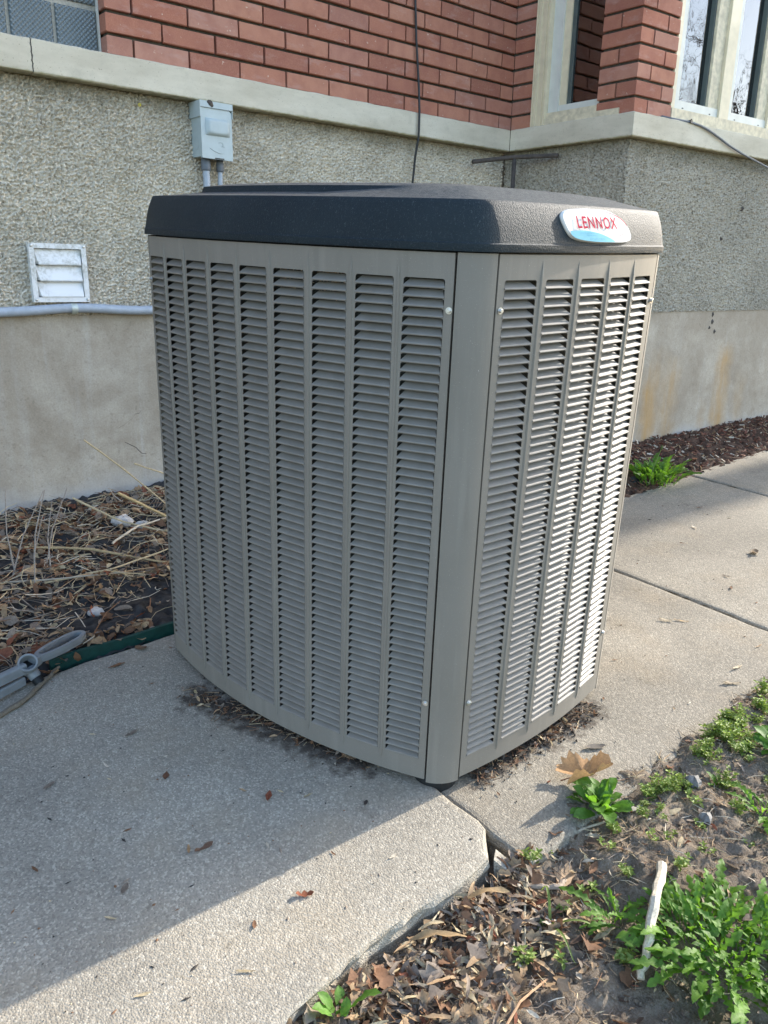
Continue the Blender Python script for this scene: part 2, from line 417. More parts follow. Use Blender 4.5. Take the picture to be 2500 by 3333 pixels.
# ---- concrete walk made of separate slabs
def slab(name, outline, drop, mat, th=.11, seed=1, rough=.0025, parent=None):
    """outline anticlockwise; edges are broken up a little, rounded over and worn"""
    rg = random.Random(seed); pts = []
    for i, p in enumerate(outline):
        q = outline[(i+1) % len(outline)]; L = math.dist(p, q); k = max(1, int(L/.02))
        for j in range(k):
            t = j/k; pts.append((p[0]+(q[0]-p[0])*t, p[1]+(q[1]-p[1])*t))
    n = len(pts); wob = [0]*n; v = 0
    for i in range(n): v = v*.7 + rg.gauss(0, 1)*rough; wob[i] = v
    wob = [sum(wob[(i+j) % n] for j in range(-1, 2))/3 for i in range(n)]
    nrm = []
    for i in range(n):
        a, b = pts[i-1], pts[(i+1) % n]; dx, dy = b[0]-a[0], b[1]-a[1]; l = math.hypot(dx, dy) or 1
        nrm.append((dy/l, -dx/l))
    b = MB(); rings = []
    chip = [abs(rg.gauss(0, 1)) for _ in range(n)]
    sm = [sum(chip[(i+j) % n] for j in range(-2, 3))/5 for i in range(n)]
    for (ins, dz) in ((.016, 0), (.006, -.0012), (.0015, -.004), (0, -.010), (.003, -.020), (.001, -.032), (.004, -.048), (.004, -th)):
        ring = []
        for i, (x, y) in enumerate(pts):
            o = wob[i]*(.4 if ins > .01 else 1) - ins*(1 if ins > .01 else .5+sm[i]*.6) + (rg.gauss(0, .0022) if dz < -.008 else 0)
            X = x + nrm[i][0]*o; Y = y + nrm[i][1]*o
            ring.append((X, Y, slab_z(X, Y)-drop+dz))
        rings.append(len(b.v)); b.v += ring
    b.f.append(tuple(range(n)))
    for a in range(7):
        for i in range(n):
            j = (i+1) % n; b.f.append((rings[a]+j, rings[a]+i, rings[a+1]+i, rings[a+1]+j))
    return b.build(name, mat, parent)
walk = empty('pavement'); tag(walk, kind='structure')
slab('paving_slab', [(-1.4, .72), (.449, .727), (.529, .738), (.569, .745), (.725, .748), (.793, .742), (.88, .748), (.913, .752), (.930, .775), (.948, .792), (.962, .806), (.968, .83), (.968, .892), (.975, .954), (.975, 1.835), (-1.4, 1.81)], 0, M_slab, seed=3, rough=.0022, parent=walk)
JX = [.985, 2.212, 3.46, 4.71, 5.96, 9.5]
for i in range(len(JX)-1):
    a, b = JX[i]+.006, JX[i+1]-.006
    y0 = .70 if i == 0 else .705
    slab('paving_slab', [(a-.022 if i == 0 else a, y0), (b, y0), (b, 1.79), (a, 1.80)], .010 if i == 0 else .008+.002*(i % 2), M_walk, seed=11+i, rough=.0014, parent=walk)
fr = MB(); zc = slab_z(.945, .735)-.012
fr.add([(.922, .744, zc-.05), (.956, .752, zc-.05), (.957, .716, zc-.05), (.936, .712, zc-.05), (.9205, .7465, zc+.006), (.943, .762, zc+.007), (.955, .722, zc-.010), (.934, .718, zc-.012)],
       [(3, 2, 1, 0), (4, 5, 6, 7), (0, 1, 5, 4), (1, 2, 6, 5), (2, 3, 7, 6), (3, 0, 4, 7)])
tag(fr.build('concrete_chunk', M_slab), 'small broken concrete chunk wedged at the cracked slab corner', 'rubble')

# ---- soil in front of the walk
dx = .006; X0, X1, Y0, Y1 = -.6, 4.2, -.9, .83
nx = int((X1-X0)/dx); ny = int((Y1-Y0)/dx)
gx = np.linspace(X0, X1, nx)[None, :]*np.ones((ny, 1)); gy = np.linspace(Y0, Y1, ny)[:, None]*np.ones((1, nx))
base = .015 + AX*(gx-.9476) + AY*(gy-.9563)
def sstep(a, b, x): t = np.clip((x-a)/(b-a), 0, 1); return t*t*(3-2*t)
big = fnoise(ny, nx, dx, .12, .5, 1); mid = fnoise(ny, nx, dx, .025, .08, 2); sml = fnoise(ny, nx, dx, .012, .022, 3)
clod = np.maximum(mid, 0)**1.5
cover = sstep(1.02, 1.14, gx)                       # soil laps over the walk's edge further along
edge = .715 + .012*fnoise(ny, nx, dx, .15, .4, 5) + .065*np.exp(-((gx-1.2)/.16)**2)
offs = -.044 + cover*.026 + .0045*big + .0026*np.tanh(clod) + .0012*mid + .0006*sml
offs = offs - cover*sstep(0, .03, gy-edge)*.06     # and sinks beneath the slab beyond the edge line
offs = offs - (1-cover)*sstep(.72, .76, gy)*.03 + .016*np.exp(-((gx-.965)/.05)**2-((gy-.725)/.05)**2)
offs = offs + cover*.010*np.exp(-((gy-edge+.03)/.03)**2)
soilz = base + offs
soil = grid_obj('soil', np.stack([gx, gy, soilz], -1), M_soil); tag(soil, kind='structure')
def soil_z(x, y):
    i = int(np.clip((x-X0)/(X1-X0)*(nx-1), 0, nx-1)); j = int(np.clip((y-Y0)/(Y1-Y0)*(ny-1), 0, ny-1))
    return float(soilz[j, i])

# ---- planting bed against the house, left, with weed fabric showing
dxb = .010; BX0, BX1, BY0, BY1 = -.8, 3.36, 1.842, 2.99
nbx = int((BX1-BX0)/dxb); nby = int((BY1-BY0)/dxb)
bxg = np.linspace(BX0, BX1, nbx)[None, :]*np.ones((nby, 1)); byg = np.linspace(BY0, BY1, nby)[:, None]*np.ones((1, nbx))
bb = .015 + AX*(bxg-.9476) + AY*(byg-.9563)
bedz = bb + .010 + .012*sstep(1.88, 2.1, byg)*fnoise(nby, nbx, dxb, .15, .5, 21)*.6 + .004*fnoise(nby, nbx, dxb, .03, .1, 22) + .012*sstep(2.2, 2.9, byg)
bedz = bedz - .02*(1-sstep(1.845, 1.875, byg))
bed = grid_obj('planting_bed', np.stack([bxg, byg, bedz], -1), M_fabric); tag(bed, kind='structure')
def bed_z(x, y):
    i = int(np.clip((x-BX0)/(BX1-BX0)*(nbx-1), 0, nbx-1)); j = int(np.clip((y-BY0)/(BY1-BY0)*(nby-1), 0, nby-1))
    return float(bedz[j, i])
# ---- mulch bed under the bay window
mx0, mx1, my0, my1 = 2.7, 7.5, 1.77, 2.28
nmx, nmy = 400, 44
mxg = np.linspace(mx0, mx1, nmx)[None, :]*np.ones((nmy, 1)); myg = np.linspace(my0, my1, nmy)[:, None]*np.ones((1, nmx))
mz = .015 + AX*(mxg-.9476) + AY*(myg-.9563) - .012 + .03*sstep(1.79, 1.95, myg) + .006*fnoise(nmy, nmx, .012, .05, .3, 31)
mb_ = grid_obj('mulch_bed', np.stack([mxg, myg, mz], -1), M_mulch_base); tag(mb_, kind='structure')
def mulch_z(x, y):
    i = int(np.clip((x-mx0)/(mx1-mx0)*(nmx-1), 0, nmx-1)); j = int(np.clip((y-my0)/(my1-my0)*(nmy-1), 0, nmy-1))
    return float(mz[j, i])

# ================================================================ HOUSE
WY = 2.9426; CH = .0697; BT = 1.705; BB = 1.604; XR = 3.352; YO = 2.225; BA = -.075
SY = 2.985; ZST = .832
house = empty('brick_house', (2.2, 3.2, .1))
tag(house, 'old red brick house with pebble-dash base and pale stone band', 'house')
HI = Matrix.Translation((-2.2, -3.2, -.1))
def hpart(o, parent=None):
    o.parent = parent or house
    if parent is None: o.matrix_parent_inverse = HI
    return o
def bay(s, rr, z):      # bay front: s along the face, rr depth into the house
    return (XR + s*math.cos(BA), YO + s*math.sin(BA) + rr, z)
wall = hpart(empty('brick_wall'))
def mortar_block(fn_box, name='mortar'):
    b = MB(); fn_box(b); o = b.build(name, M_mortar, wall); return o
TOPZ = BT + 12*CH
mortar_block(lambda b: b.box(1.262, XR+.2, WY+.016, WY+.16, BT+.001, TOPZ))
mortar_block(lambda b: b.box(XR+.009, XR+.12, YO+.60, WY+.02, BT+.001, TOPZ-.001))
mortar_block(lambda b: b.box(.011, .268, .011, .196, BT+.001, TOPZ-.0005, bay))
mortar_block(lambda b: b.box(-1.2, .52, WY+.016, WY+.16, BT+.001, TOPZ))
rb = random.Random(5)
def brick(x0, x1, y0, y1, z0, z1, fn, front):
    """box in (x,y,z) mapped by fn; front lists the faces that are exposed and get worn arrises"""
    j = lambda: rb.uniform(-.0012, .0012)
    c = .0028
    b = MB()
    vs = []
    for (zz, cz) in ((z0, 0), (z0+c, c), (z1-c, c), (z1, 0)):
        k = c if cz == 0 else 0
        for (x, y, sx, sy) in ((x0, y0, 1, 1), (x1, y0, -1, 1), (x1, y1, -1, -1), (x0, y1, 1, -1)):
            ax = k if ('x0' in front and sx == 1) or ('x1' in front and sx == -1) else 0
            ay = k if ('y0' in front and sy == 1) else 0
            vs.append(fn(x+sx*ax+j(), y+sy*ay+j()*.8, zz+j()*.6))
    fs = [(3, 2, 1, 0), (12, 13, 14, 15)]
    for a in range(3):
        for i in range(4): fs.append((a*4+i, a*4+(i+1) % 4, a*4+4+(i+1) % 4, a*4+4+i))
    b.add(vs, fs); return b.build('brick', M_brick, wall)
ident = lambda x, y, z: (x, y, z)
L = .2127; U0 = 1.348; J2 = .0045; GH = .0110
for c in range(12):
    z0 = BT + c*CH + (.0 if c == 0 else 0); z1 = z0 + CH - GH
    off = 0 if c % 2 == 0 else L*.5 + .004
    # bricks between the glass block jamb and the corner
    edges = [1.252] + [U0 + off + i*L for i in range(-1, 11) if 1.252 + .05 < U0 + off + i*L < XR-.03] + [XR+.004]
    for a, b in zip(edges[:-1], edges[1:]):
        brick(a+(J2 if a > 1.26 else 0), b-(J2 if b < XR else 0), WY+rb.uniform(-.0012, .0012), WY+.1, z0+.0004, z1, ident, ('y0', 'x0') if a < 1.26 else ('y0',))
    if c < 9:
        for a, b in ((.30, .51), (.09, .29), (-.12, .08)): brick(a-(.1 if c % 2 else 0), (b-.1 if c % 2 and b < .5 else b), WY, WY+.1, z0+.0004, z1, ident, ('y0',))
    # return face beside the inner corner
    brick(XR+rb.uniform(-.001, .001), XR+.09, 2.813, WY-.006, z0+.0004, z1, ident, ('x0', 'y0'))
    # pier between the side window and the front windows
    if c % 2 == 0:
        brick(0, .090, 0, .200, z0+.0004, z1, bay, ('x0', 'y0')); brick(.099, .272, 0, .1, z0+.0004, z1, bay, ('y0', 'x1'))
    else:
        brick(0, .182, 0, .100, z0+.0004, z1, bay, ('x0', 'y0')); brick(.191, .272, 0, .1, z0+.0004, z1, bay, ('y0', 'x1'))
        brick(0, .09, .109, .200, z0+.0004, z1, bay, ('x0',))
# plain walling above and beyond the picture
up = MB(); up.box(-6, XR+.1, WY+.02, WY+.3, TOPZ+.002, 4.0); up.box(XR+.02, XR+.12, YO+.02, WY+.02, TOPZ+.002, 4.0)
up.box(-6, -1.21, WY+.02, WY+.3, -.1, TOPZ)
hpart(up.build('upper_wall', M_brick))
up = MB(); up.box(.005, 5.5, .015, .3, TOPZ+.9, 4.0, bay); up.box(2.4, 5.5, .012, .3, BT+.002, TOPZ+.899, bay)
hpart(up.build('upper_wall', M_brick))
ev = MB(); ev.box(-7, 3.1995, 2.65, 3.2, 4.0, 4.18); ev.box(3.2, 7.3, 1.60, 3.2, 4.001, 4.179)
hpart(ev.build('eaves', M_roof))
ev = MB(); ev.box(7.4, 14.5, 1.09, 3.2, 3.6, 3.8); hpart(ev.build('shade_roof', M_roof))  # added roof out of view, placed to keep bed and bay wall shaded
for px in (7.6, 10.9, 14.3):  # posts that go with the added shading roof
    ev = MB(); ev.box(px-.09, px+.09, 1.9, 2.08, .0, 3.5995); hpart(ev.build('shade_roof_post', M_cream_old))

# stone band with small wobble
def band_run(pts_fn, n, name='stone_band', seed=1):
    rg = random.Random(seed); b = MB()
    prof = [(.075, BT-.0005), (.006, BT-.0005), (0, BT-.004), (0, BB+.004), (.004, BB), (.075, BB)]
    for i in range(n+1):
        for (d, z) in prof:
            p = pts_fn(i/n, d); b.v.append((p[0], p[1], z + (rg.uniform(-.0012, .0012) if d < .01 else 0)))
    k = len(prof); b.f = [(i*k+j, i*k+j+1, (i+1)*k+j+1, (i+1)*k+j) for i in range(n) for j in range(k-1)]
    b.f += [tuple(range(k))[::-1], tuple(n*k+j for j in range(k))]
    return hpart(b.build(name, M_band))
BY = 2.925
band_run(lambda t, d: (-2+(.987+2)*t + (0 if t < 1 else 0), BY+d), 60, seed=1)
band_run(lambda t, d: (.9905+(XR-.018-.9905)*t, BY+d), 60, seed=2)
XB = XR-.018; YB = YO-.018
band_run(lambda t, d: (XB+d, BY-.0035+(YB-BY+.0035+d)*t), 20, seed=3)
band_run(lambda t, d: (XB+(d)*(1-t)+4.2*t, YB+d+math.sin(BA)*4.2*t), 80, seed=4)
# crack through the left end of the band: jagged dark sliver lies in the open joint
ck = MB(); zz = BB+.001; pts = []
rg = random.Random(9)
for i in range(13): pts.append((.9885+rg.uniform(-.003, .003)+.001*i/12, BY-.0008, BB+.002+(BT-BB-.004)*i/12))
for i in range(12):
    a, b = pts[i], pts[i+1]; ck.add([(a[0]-.0012, a[1], a[2]), (a[0]+.0012, a[1], a[2]), (b[0]+.0012, b[1], b[2]), (b[0]-.0012, b[1], b[2])], [(0, 1, 2, 3)])
hpart(ck.build('crack', M_cable))

# pebble dash
def stucco(name, fn, length, seed, dx=.0032, amp=.0068, mat=None):
    H = BB-.001-ZST; nx = int(length/dx); ny = int(H/dx)
    a = fnoise(ny, nx, dx, .009, .022, seed); b2 = fnoise(ny, nx, dx, .03, .12, seed+1); c2 = fnoise(ny, nx, dx, .0075, .011, seed+2)
    hgt = amp*(np.tanh(a*1.2-.2)+.28*c2) + .0014*b2
    zz = np.linspace(ZST, BB-.001, ny)[:, None]*np.ones((1, nx)); ss = np.linspace(0, length, nx)[None, :]*np.ones((ny, 1))
    P = fn(ss, hgt, zz)
    return hpart(grid_obj(name, P, mat or M_stucco))
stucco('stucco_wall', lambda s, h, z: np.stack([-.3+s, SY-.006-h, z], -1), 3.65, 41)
RX = XR+.022
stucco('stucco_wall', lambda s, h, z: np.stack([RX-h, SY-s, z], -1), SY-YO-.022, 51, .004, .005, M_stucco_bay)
FY = YO+.022
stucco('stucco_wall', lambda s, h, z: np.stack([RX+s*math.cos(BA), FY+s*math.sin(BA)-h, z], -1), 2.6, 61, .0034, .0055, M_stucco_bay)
fb = MB(); fb.box(-3, RX+.05, SY+.002, SY+.25, -.3, ZST+.004)
hpart(fb.build('foundation_wall', M_found))
fb = MB(); fb.box(-3, RX+.05, SY+.014, SY+.24, ZST+.0045, BB); hpart(fb.build('wall_core', M_found))
fb = MB(); fb.box(RX+.004, RX+.2, FY+.006, SY+.0, -.3, ZST+.0035); fb.box(RX+.012, RX+.2, FY+.02, SY, ZST+.004, BB-.002)
hpart(fb.build('foundation_wall', M_found))
fb = MB(); f2 = lambda s, rr, z: (RX+.0035+s*math.cos(BA), FY+s*math.sin(BA)+rr, z)
fb.box(0, 4.2, .005, .25, -.3, ZST+.003, f2); fb.box(.01, 4.2, .012, .25, ZST+.0035, BB-.003, f2)
hpart(fb.build('foundation_wall', M_found))
# grey mortar pats stuck on the foundation beneath the stucco edge
for (s, z, rr) in ((.862, .812, .013), (.868, .775, .016), (.845, .742, .009), (.90, .722, .012), (.99, 1.36, .016), (.83, 1.20, .014)):
    b = MB(); n_ = 9; v = [f2(s, .001 if z < .83 else -.008, z)]
    rg = random.Random(int(z*1000))
    v = [f2(s, -.004 if z < .83 else -.016, z)] + [f2(s+rr*rg.uniform(.6, 1.1)*math.cos(t*2*math.pi/n_)*.8, .006, z+rr*rg.uniform(.7, 1.3)*math.sin(t*2*math.pi/n_)*1.2) for t in range(n_)]
    b.add(v, [(0, 1+t, 1+(t+1) % n_) for t in range(n_)]); hpart(b.build('mortar_pat', M_pipe))

# ---- glass block window
gw = hpart(empty('glass_block_window'))
b = MB(); b.box(-.6, 1.252, 3.006, 3.10, BT+.001, 2.5); b.build('joint_mortar', simple('pale_grout', (.36, .34, .29), .9, .2, .2, 120, .4), gw)
gx1 = 1.243
for ix in range(6):
    for iz in range(4):
        a1 = gx1 - ix*.149; a0 = a1-.139; c0 = BT+.004+iz*.149 - (.0 if iz else .0); c1 = c0+.133
        b = MB(); e = .007; yf = 3.0; vs = []
        for (ins, y) in ((0, 3.004), (.003, yf-.001), (e, yf-.003)):
            vs += [(a0+ins, y, c0+ins), (a1-ins, y, c0+ins), (a1-ins, y, c1-ins), (a0+ins, y, c1-ins)]
        b.add(vs, [(8, 9, 10, 11)] + [(k*4+i, k*4+(i+1) % 4, k*4+4+(i+1) % 4, k*4+4+i) for k in range(2) for i in range(4)] + [(3, 2, 1, 0)])
        b.build('glass_block', M_gblock, gw)
b = MB(); b.box(1.2445, 1.2505, 2.992, 3.004, BT+.002, 2.5); b.build('caulk_bead', M_vinyl, gw)

# ---- side window in the return
sw = hpart(empty('side_window'))
def rbx(name, y0, y1, z0, z1, d0, d1, mat):     # d: depth into the house from the return face
    b = MB(); b.box(XR+d0, XR+d1, y0, y1, z0, z1); return b.build(name, mat, sw)
WT = BT + 13.5*CH
cs = rbx('casing', 2.722, 2.808, BT, WT, -.004, .08, M_cream)
for (a, b_) in ((2.798, 2.806), (2.778, 2.787), (2.742, 2.752), (2.724, 2.732)):
    o = rbx('casing_bead', a, b_, BT+.001, WT, -.010, -.0041, M_cream); o.parent = cs
rbx('jamb', 2.665, 2.7215, BT+.02, WT, .018, .1, M_vinyl)
rbx('sash_stile', 2.626, 2.6645, BT+.085, WT, .028, .1, M_cream)
rbx('gasket', 2.612, 2.6255, BT+.085, WT, .036, .1, M_gasket)
rbx('sash_rail', 2.30, 2.6645, BT+.055, BT+.0845, .024, .1, M_vinyl)
rbx('sill', 2.30, 2.7215, BT, BT+.026, -.006, .1, M_cream_old)
rbx('sill', 2.30, 2.7215, BT+.0265, BT+.0545, .004, .1, M_cream_old)
rbx('glass', 2.30, 2.6115, BT+.085, WT, .050, .054, M_glass)
# ---- front windows of the bay
fw = hpart(empty('bay_window'))
def fbx(name, s0, s1, z0, z1, d0, d1, mat, par=None):
    b = MB(); b.box(s0, s1, d0, d1, z0, z1, bay); return b.build(name, mat, par or fw)
fbx('sill_board', .2735, 2.38, BT-.0015, BT+.050, -.004, .09, M_cream_old)
x = .285
for k in range(3):
    s0 = .300+k*.4425; s1 = s0+.363
    sash = empty('sash', parent=fw)
    fbx('bottom_rail', s0, s1, BT+.0515, BT+.090, .012, .07, M_vinyl, sash)
    for ws in (s0+.07, s1-.07): fbx('weep_slot', ws, ws+.012, BT+.058, BT+.063, .0114, .0125, M_cable, sash)
    fbx('stile', s0, s0+.045, BT+.0905, WT, .016, .07, M_vinyl, sash)
    fbx('stile', s1-.080, s1, BT+.0905, WT, .016, .07, M_cream_old, sash)
    fbx('gasket', s1-.094, s1-.0805, BT+.0905, WT, .030, .07, M_gasket, sash)
    fbx('glass', s0+.0455, s1-.0945, BT+.0905, WT, .050, .054, M_glass, sash)
    fbx('mullion', s1+.0005, s0+.442, BT+.051, WT, .002, .09, M_cream)
fbx('jamb', .2735, .2995, BT+.051, WT, .004, .09, M_cream)
fbx('head', .272, 2.38, WT+.001, WT+.1, .0, .09, M_cream)
# room behind the windows: dim, with a pale blind behind the first pane and drawn curtain behind the second
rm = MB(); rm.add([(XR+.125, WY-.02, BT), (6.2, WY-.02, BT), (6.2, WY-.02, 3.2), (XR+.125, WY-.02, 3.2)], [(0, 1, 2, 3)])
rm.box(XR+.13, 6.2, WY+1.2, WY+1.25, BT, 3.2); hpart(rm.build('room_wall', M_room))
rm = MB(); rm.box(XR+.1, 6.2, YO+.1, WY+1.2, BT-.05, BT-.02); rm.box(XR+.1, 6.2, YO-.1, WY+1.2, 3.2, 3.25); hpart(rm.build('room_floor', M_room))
bl = MB(); nn = 40
for i in range(nn+1):
    s = .33+.27*i/nn; d = .10+.006*math.sin(i*1.7)
    bl.v += [bay(s, d, BT+.05), bay(s, d, WT)]
bl.f = [(2*i, 2*i+2, 2*i+3, 2*i+1) for i in range(nn)]
bl.build('blind', M_curtain, fw, True)
bl = MB(); bl.add([bay(.80, .13, BT+.05), bay(1.06, .13, BT+.05), bay(1.06, .15, 2.0), bay(.99, .14, 1.98)], [(0, 1, 2, 3)])
bl.build('curtain', M_curtain, fw)

# ================================================================ THINGS ON THE WALL
# ---- electrical disconnect box
bx = empty('disconnect_box', (1.637, SY-.01, 1.405))
tag(bx, 'small grey-blue electrical disconnect box tucked under the stone band', 'electrical box')
def loc_build(mb, name, mat, par, smooth=False, origin=(0, 0, 0)):
    mb.v = [(v[0]-origin[0], v[1]-origin[1], v[2]-origin[2]) for v in mb.v]
    return mb.build(name, mat, par, smooth)
OB = bx.location
b = MB(); b.box(1.574, 1.700, 2.908, 2.984, 1.410, 1.585); loc_build(b, 'body', M_box, bx, origin=OB)
b = MB()                                             # cover with a rounded corner, standing proud
cv = [(1.572, 1.404), (1.703, 1.402), (1.703, 1.560), (1.700, 1.570), (1.692, 1.577), (1.572, 1.577)]
n_ = len(cv); b.add([(x, 2.899, z) for x, z in cv]+[(x, 2.9078, z) for x, z in cv], [tuple(range(n_))]+[(i, n_+i, n_+(i+1) % n_, (i+1) % n_) for i in range(n_)])
cvr = loc_build(b, 'cover', M_box, bx, origin=OB)
b = MB(); b.box(1.568, 1.706, 2.894, 2.984, 1.578, 1.600); b.box(1.568, 1.5735, 2.896, 2.984, 1.545, 1.5779); b.box(1.7035, 1.706, 2.896, 2.984, 1.55, 1.5779)
loc_build(b, 'rain_hood', M_box, bx, origin=OB)
# raised handle pocket on the cover
b = MB(); nu, nv = 19, 11; P = []
for j in range(nv):
    for i in range(nu):
        u, v = -1+2*i/(nu-1), -1+2*j/(nv-1)
        hgt = max(0, 1-abs(u)**5)*max(0, 1-abs(v)**4); hgt = min(1, hgt*1.6)
        b.v.append((1.641+u*.051, 2.8986-.013*hgt, 1.514+v*.030))
b.f = [(j*nu+i, j*nu+i+1, (j+1)*nu+i+1, (j+1)*nu+i) for j in range(nv-1) for i in range(nu-1)]
o = loc_build(b, 'handle_pocket', M_box, bx, True, OB)
b = MB()                                            # embossed mark
b.tube([(1.606+.056*t, 2.8985, 1.440-.012*math.sin(t*2.2)-.004*t) for t in [i/10 for i in range(11)]], .0011, 5)
b.tube([(1.652-.010*math.cos(a), 2.8985, 1.455+.009*math.sin(a)) for a in [i*.42+.6 for i in range(9)]], .0011, 5)
b.tube([(1.655+.012*t, 2.8985, 1.449+.002*math.sin(t*3)) for t in [0, .5, 1]], .0011, 5)
loc_build(b, 'embossed_mark', M_box, bx, origin=OB)
b = MB(); b.tube([(1.5735, 2.945, 1.455), (1.5728, 2.945, 1.455)], .020, 20); loc_build(b, 'knockout', M_box, bx, origin=OB)
b = MB(); b.box(1.625, 1.665, 2.8985, 2.9, 1.4035, 1.408); loc_build(b, 'latch_slot', M_cable, bx, origin=OB)
def conduit(pts, r, pitch=.006, n=14):
    """corrugated flexible conduit along a polyline (resampled)"""
    P = [Vector(p) for p in pts]; out = []
    for a, b_ in zip(P[:-1], P[1:]):
        k = max(2, int((b_-a).length/(pitch/2)))
        out += [a.lerp(b_, i/k) for i in range(k)]
    out.append(P[-1]); rad = [r*(1.0 if i % 2 else .955) for i in range(len(out))]
    return out, rad
for (x, r, r2) in ((1.607, .0185, .0140), (1.668, .0145, .0098)):
    h = empty('flexible_conduit', (x, 2.94, 1.35))
    tag(h, 'thick pale grey flexible conduit dropping from the left of the disconnect box' if r > .016 else 'thinner grey flexible conduit dropping from the right of the disconnect box', 'conduit')
    b = MB(); b.tube([(x, 2.94, 1.4095), (x, 2.94, 1.395), (x, 2.94, 1.394), (x, 2.94, 1.368), (x, 2.94, 1.3635)], [r*.93, r*.95, r, r, r*.9], 16); loc_build(b, 'fitting', M_fitting, h, True, h.location)
    p, rd = conduit([(x, 2.94, 1.3635), (x+.004, 2.942, 1.1), (x+.01, 2.945, .7)] if r > .016 else [(x, 2.94, 1.3635), (x-.006, 2.942, 1.2), (x-.012, 2.94, .6)], r2)
    b = MB(); b.tube(p, rd, 14); loc_build(b, 'hose', M_conduit, h, True, h.location)
# ---- horizontal conduit along the stucco foot
ch = empty('wall_conduit', (1.05, 2.958, .853)); tag(ch, 'grey corrugated conduit running along the foot of the stucco', 'conduit')
cp = []
for i in range(60):
    x = -.4+1.9*i/59; z = .850 + .006*math.exp(-((x-1.055)/.12)**2) + .003*math.sin(x*7) - .004*math.exp(-((x-1.3)/.1)**2)
    cp.append((x, 2.957, z))
p, rd = conduit(cp, .0168); b = MB(); b.tube(p, rd, 16); loc_build(b, 'hose', M_conduit, ch, True, ch.location)
b = MB()
ring = [(2.957+.0185*math.cos(a), .857+.0185*math.sin(a)) for a in [math.pi*.5+math.pi*i/12 for i in range(13)]]
ring = [(2.983, .879)] + [(2.957-.0185*math.sin(math.pi*i/12), .857+.0185*math.cos(math.pi*i/12)) for i in range(13)] + [(2.983, .8345)]
for xx in (1.046, 1.068): b.v += [(xx, y, z) for y, z in ring]
k = len(ring); b.f = [(i, i+1, k+i+1, k+i) for i in range(k-1)]
loc_build(b, 'strap', M_clip, ch, True, ch.location)

# ---- louvred dryer vent
vt = empty('dryer_vent', (1.02, SY-.01, .88)); tag(vt, 'mildewed white louvred vent cover screwed to the stucco wall', 'vent')
OV = vt.location; vx0, vx1, vz0, vz1 = .922, 1.119, .880, 1.078
b = MB(); e = .017
for (x0, x1, z0, z1) in ((vx0, vx0+e, vz0, vz1), (vx1-e, vx1, vz0, vz1), (vx0+e, vx1-e, vz0, vz0+e), (vx0+e, vx1-e, vz1-e, vz1)): b.box(x0, x1, 2.953, 2.982, z0, z1)
loc_build(b, 'frame', M_vent, vt, origin=OV)
b = MB(); b.box(vx0+.002, vx1-.002, 2.975, 2.981, vz0+.002, vz1-.002); loc_build(b, 'backing', M_fitting, vt, origin=OV)
for k in range(3):
    z1 = vz1-e-.002-k*.0547; z0 = z1-.0535; xa, xb = vx0+e+.001, vx1-e-.001
    b = MB()
    b.add([(xa, 2.968, z1), (xb, 2.968, z1), (xb-.004, 2.950, z0+.004), (xa+.010, 2.950, z0+.004), (xa+.010, 2.9515, z0), (xb-.004, 2.9515, z0), (xa, 2.974, z1-.001), (xb, 2.974, z1-.001), (xa, 2.974, z0+.004), (xb, 2.974, z0+.004)],
          [(0, 3, 2, 1), (3, 4, 5, 2), (0, 6, 8, 3), (1, 2, 9, 7), (4, 8, 9, 5)])
    loc_build(b, 'flap', M_vent, vt, origin=OV)
for (x, z) in ((vx0+.0085, vz0+.0085), (vx1-.0085, vz0+.0085), (vx0+.0085, vz1-.0085), (vx1-.0085, vz1-.0085)):
    b = MB(); b.tube([(x, 2.953, z), (x, 2.9505, z), (x, 2.9495, z)], [.0052, .005, .003], 12)
    loc_build(b, 'screw', M_screw, vt, True, OV)

# ---- black cable that hangs down the brickwork
b = MB(); b.tube([(2.655, 2.932, 2.55), (2.666, 2.932, 2.144), (2.677, 2.932, 2.0), (2.690, 2.93, 1.88), (2.696, 2.926, 1.80), (2.692, 2.914, 1.70), (2.690, 2.913, 1.60), (2.688, 2.93, 1.52), (2.688, 2.945, 1.40), (2.685, 2.95, .9)], .0052, 8)
tag(b.build('hanging_cable', M_cable, smooth=True), 'thin black cable hanging straight down the brick wall behind the unit', 'cable')
# ---- grey cable drooping across the bay's band
cb = empty('drooping_cable', bay(.4, -.03, 1.7)); tag(cb, 'grey cable clipped to the bay stone band and drooping to the right', 'cable')
b = MB(); cpts = [bay(.20, -.006, BT+.003), bay(.30, -.006, BT+.003), bay(.40, -.020, 1.7055), bay(.478, -.026, 1.698), bay(.54, -.028, 1.686), bay(.598, -.028, 1.673), bay(.743, -.03, 1.633), bay(.856, -.032, 1.609), bay(1.093, -.035, 1.568), bay(1.5, -.035, 1.50), bay(2.1, -.03, 1.43)]
b.tube(cpts, .0052, 8); loc_build(b, 'wire', M_fitting, cb, True, cb.location)
b = MB(); p = bay(.40, -.02, 1.7065); b.box(p[0]-.008, p[0]+.008, p[1]-.008, p[1]+.012, p[2]-.006, p[2]+.007); b.box(p[0]+.003, p[0]+.007, p[1]-.006, p[1]+.0, p[2]+.0072, p[2]+.013)
loc_build(b, 'clip', M_cable, cb, origin=cb.location)
# ---- T shaped pipe standing in the corner
tp = empty('pipe_stand', (3.26, 2.80, .16)); tag(tp, 'rusty T-shaped iron pipe standing in the corner behind the unit', 'pipe')
OT = tp.location
b = MB(); b.tube([(3.262, 2.825, .15), (3.262, 2.825, 1.555)], .0105, 10); loc_build(b, 'upright', M_pipe, tp, True, OT)
b = MB(); b.tube([(3.02, 2.878, 1.523), (3.262, 2.825, 1.562), (3.332, 2.61, 1.558)], .0105, 10); loc_build(b, 'crossbar', M_pipe, tp, True, OT)

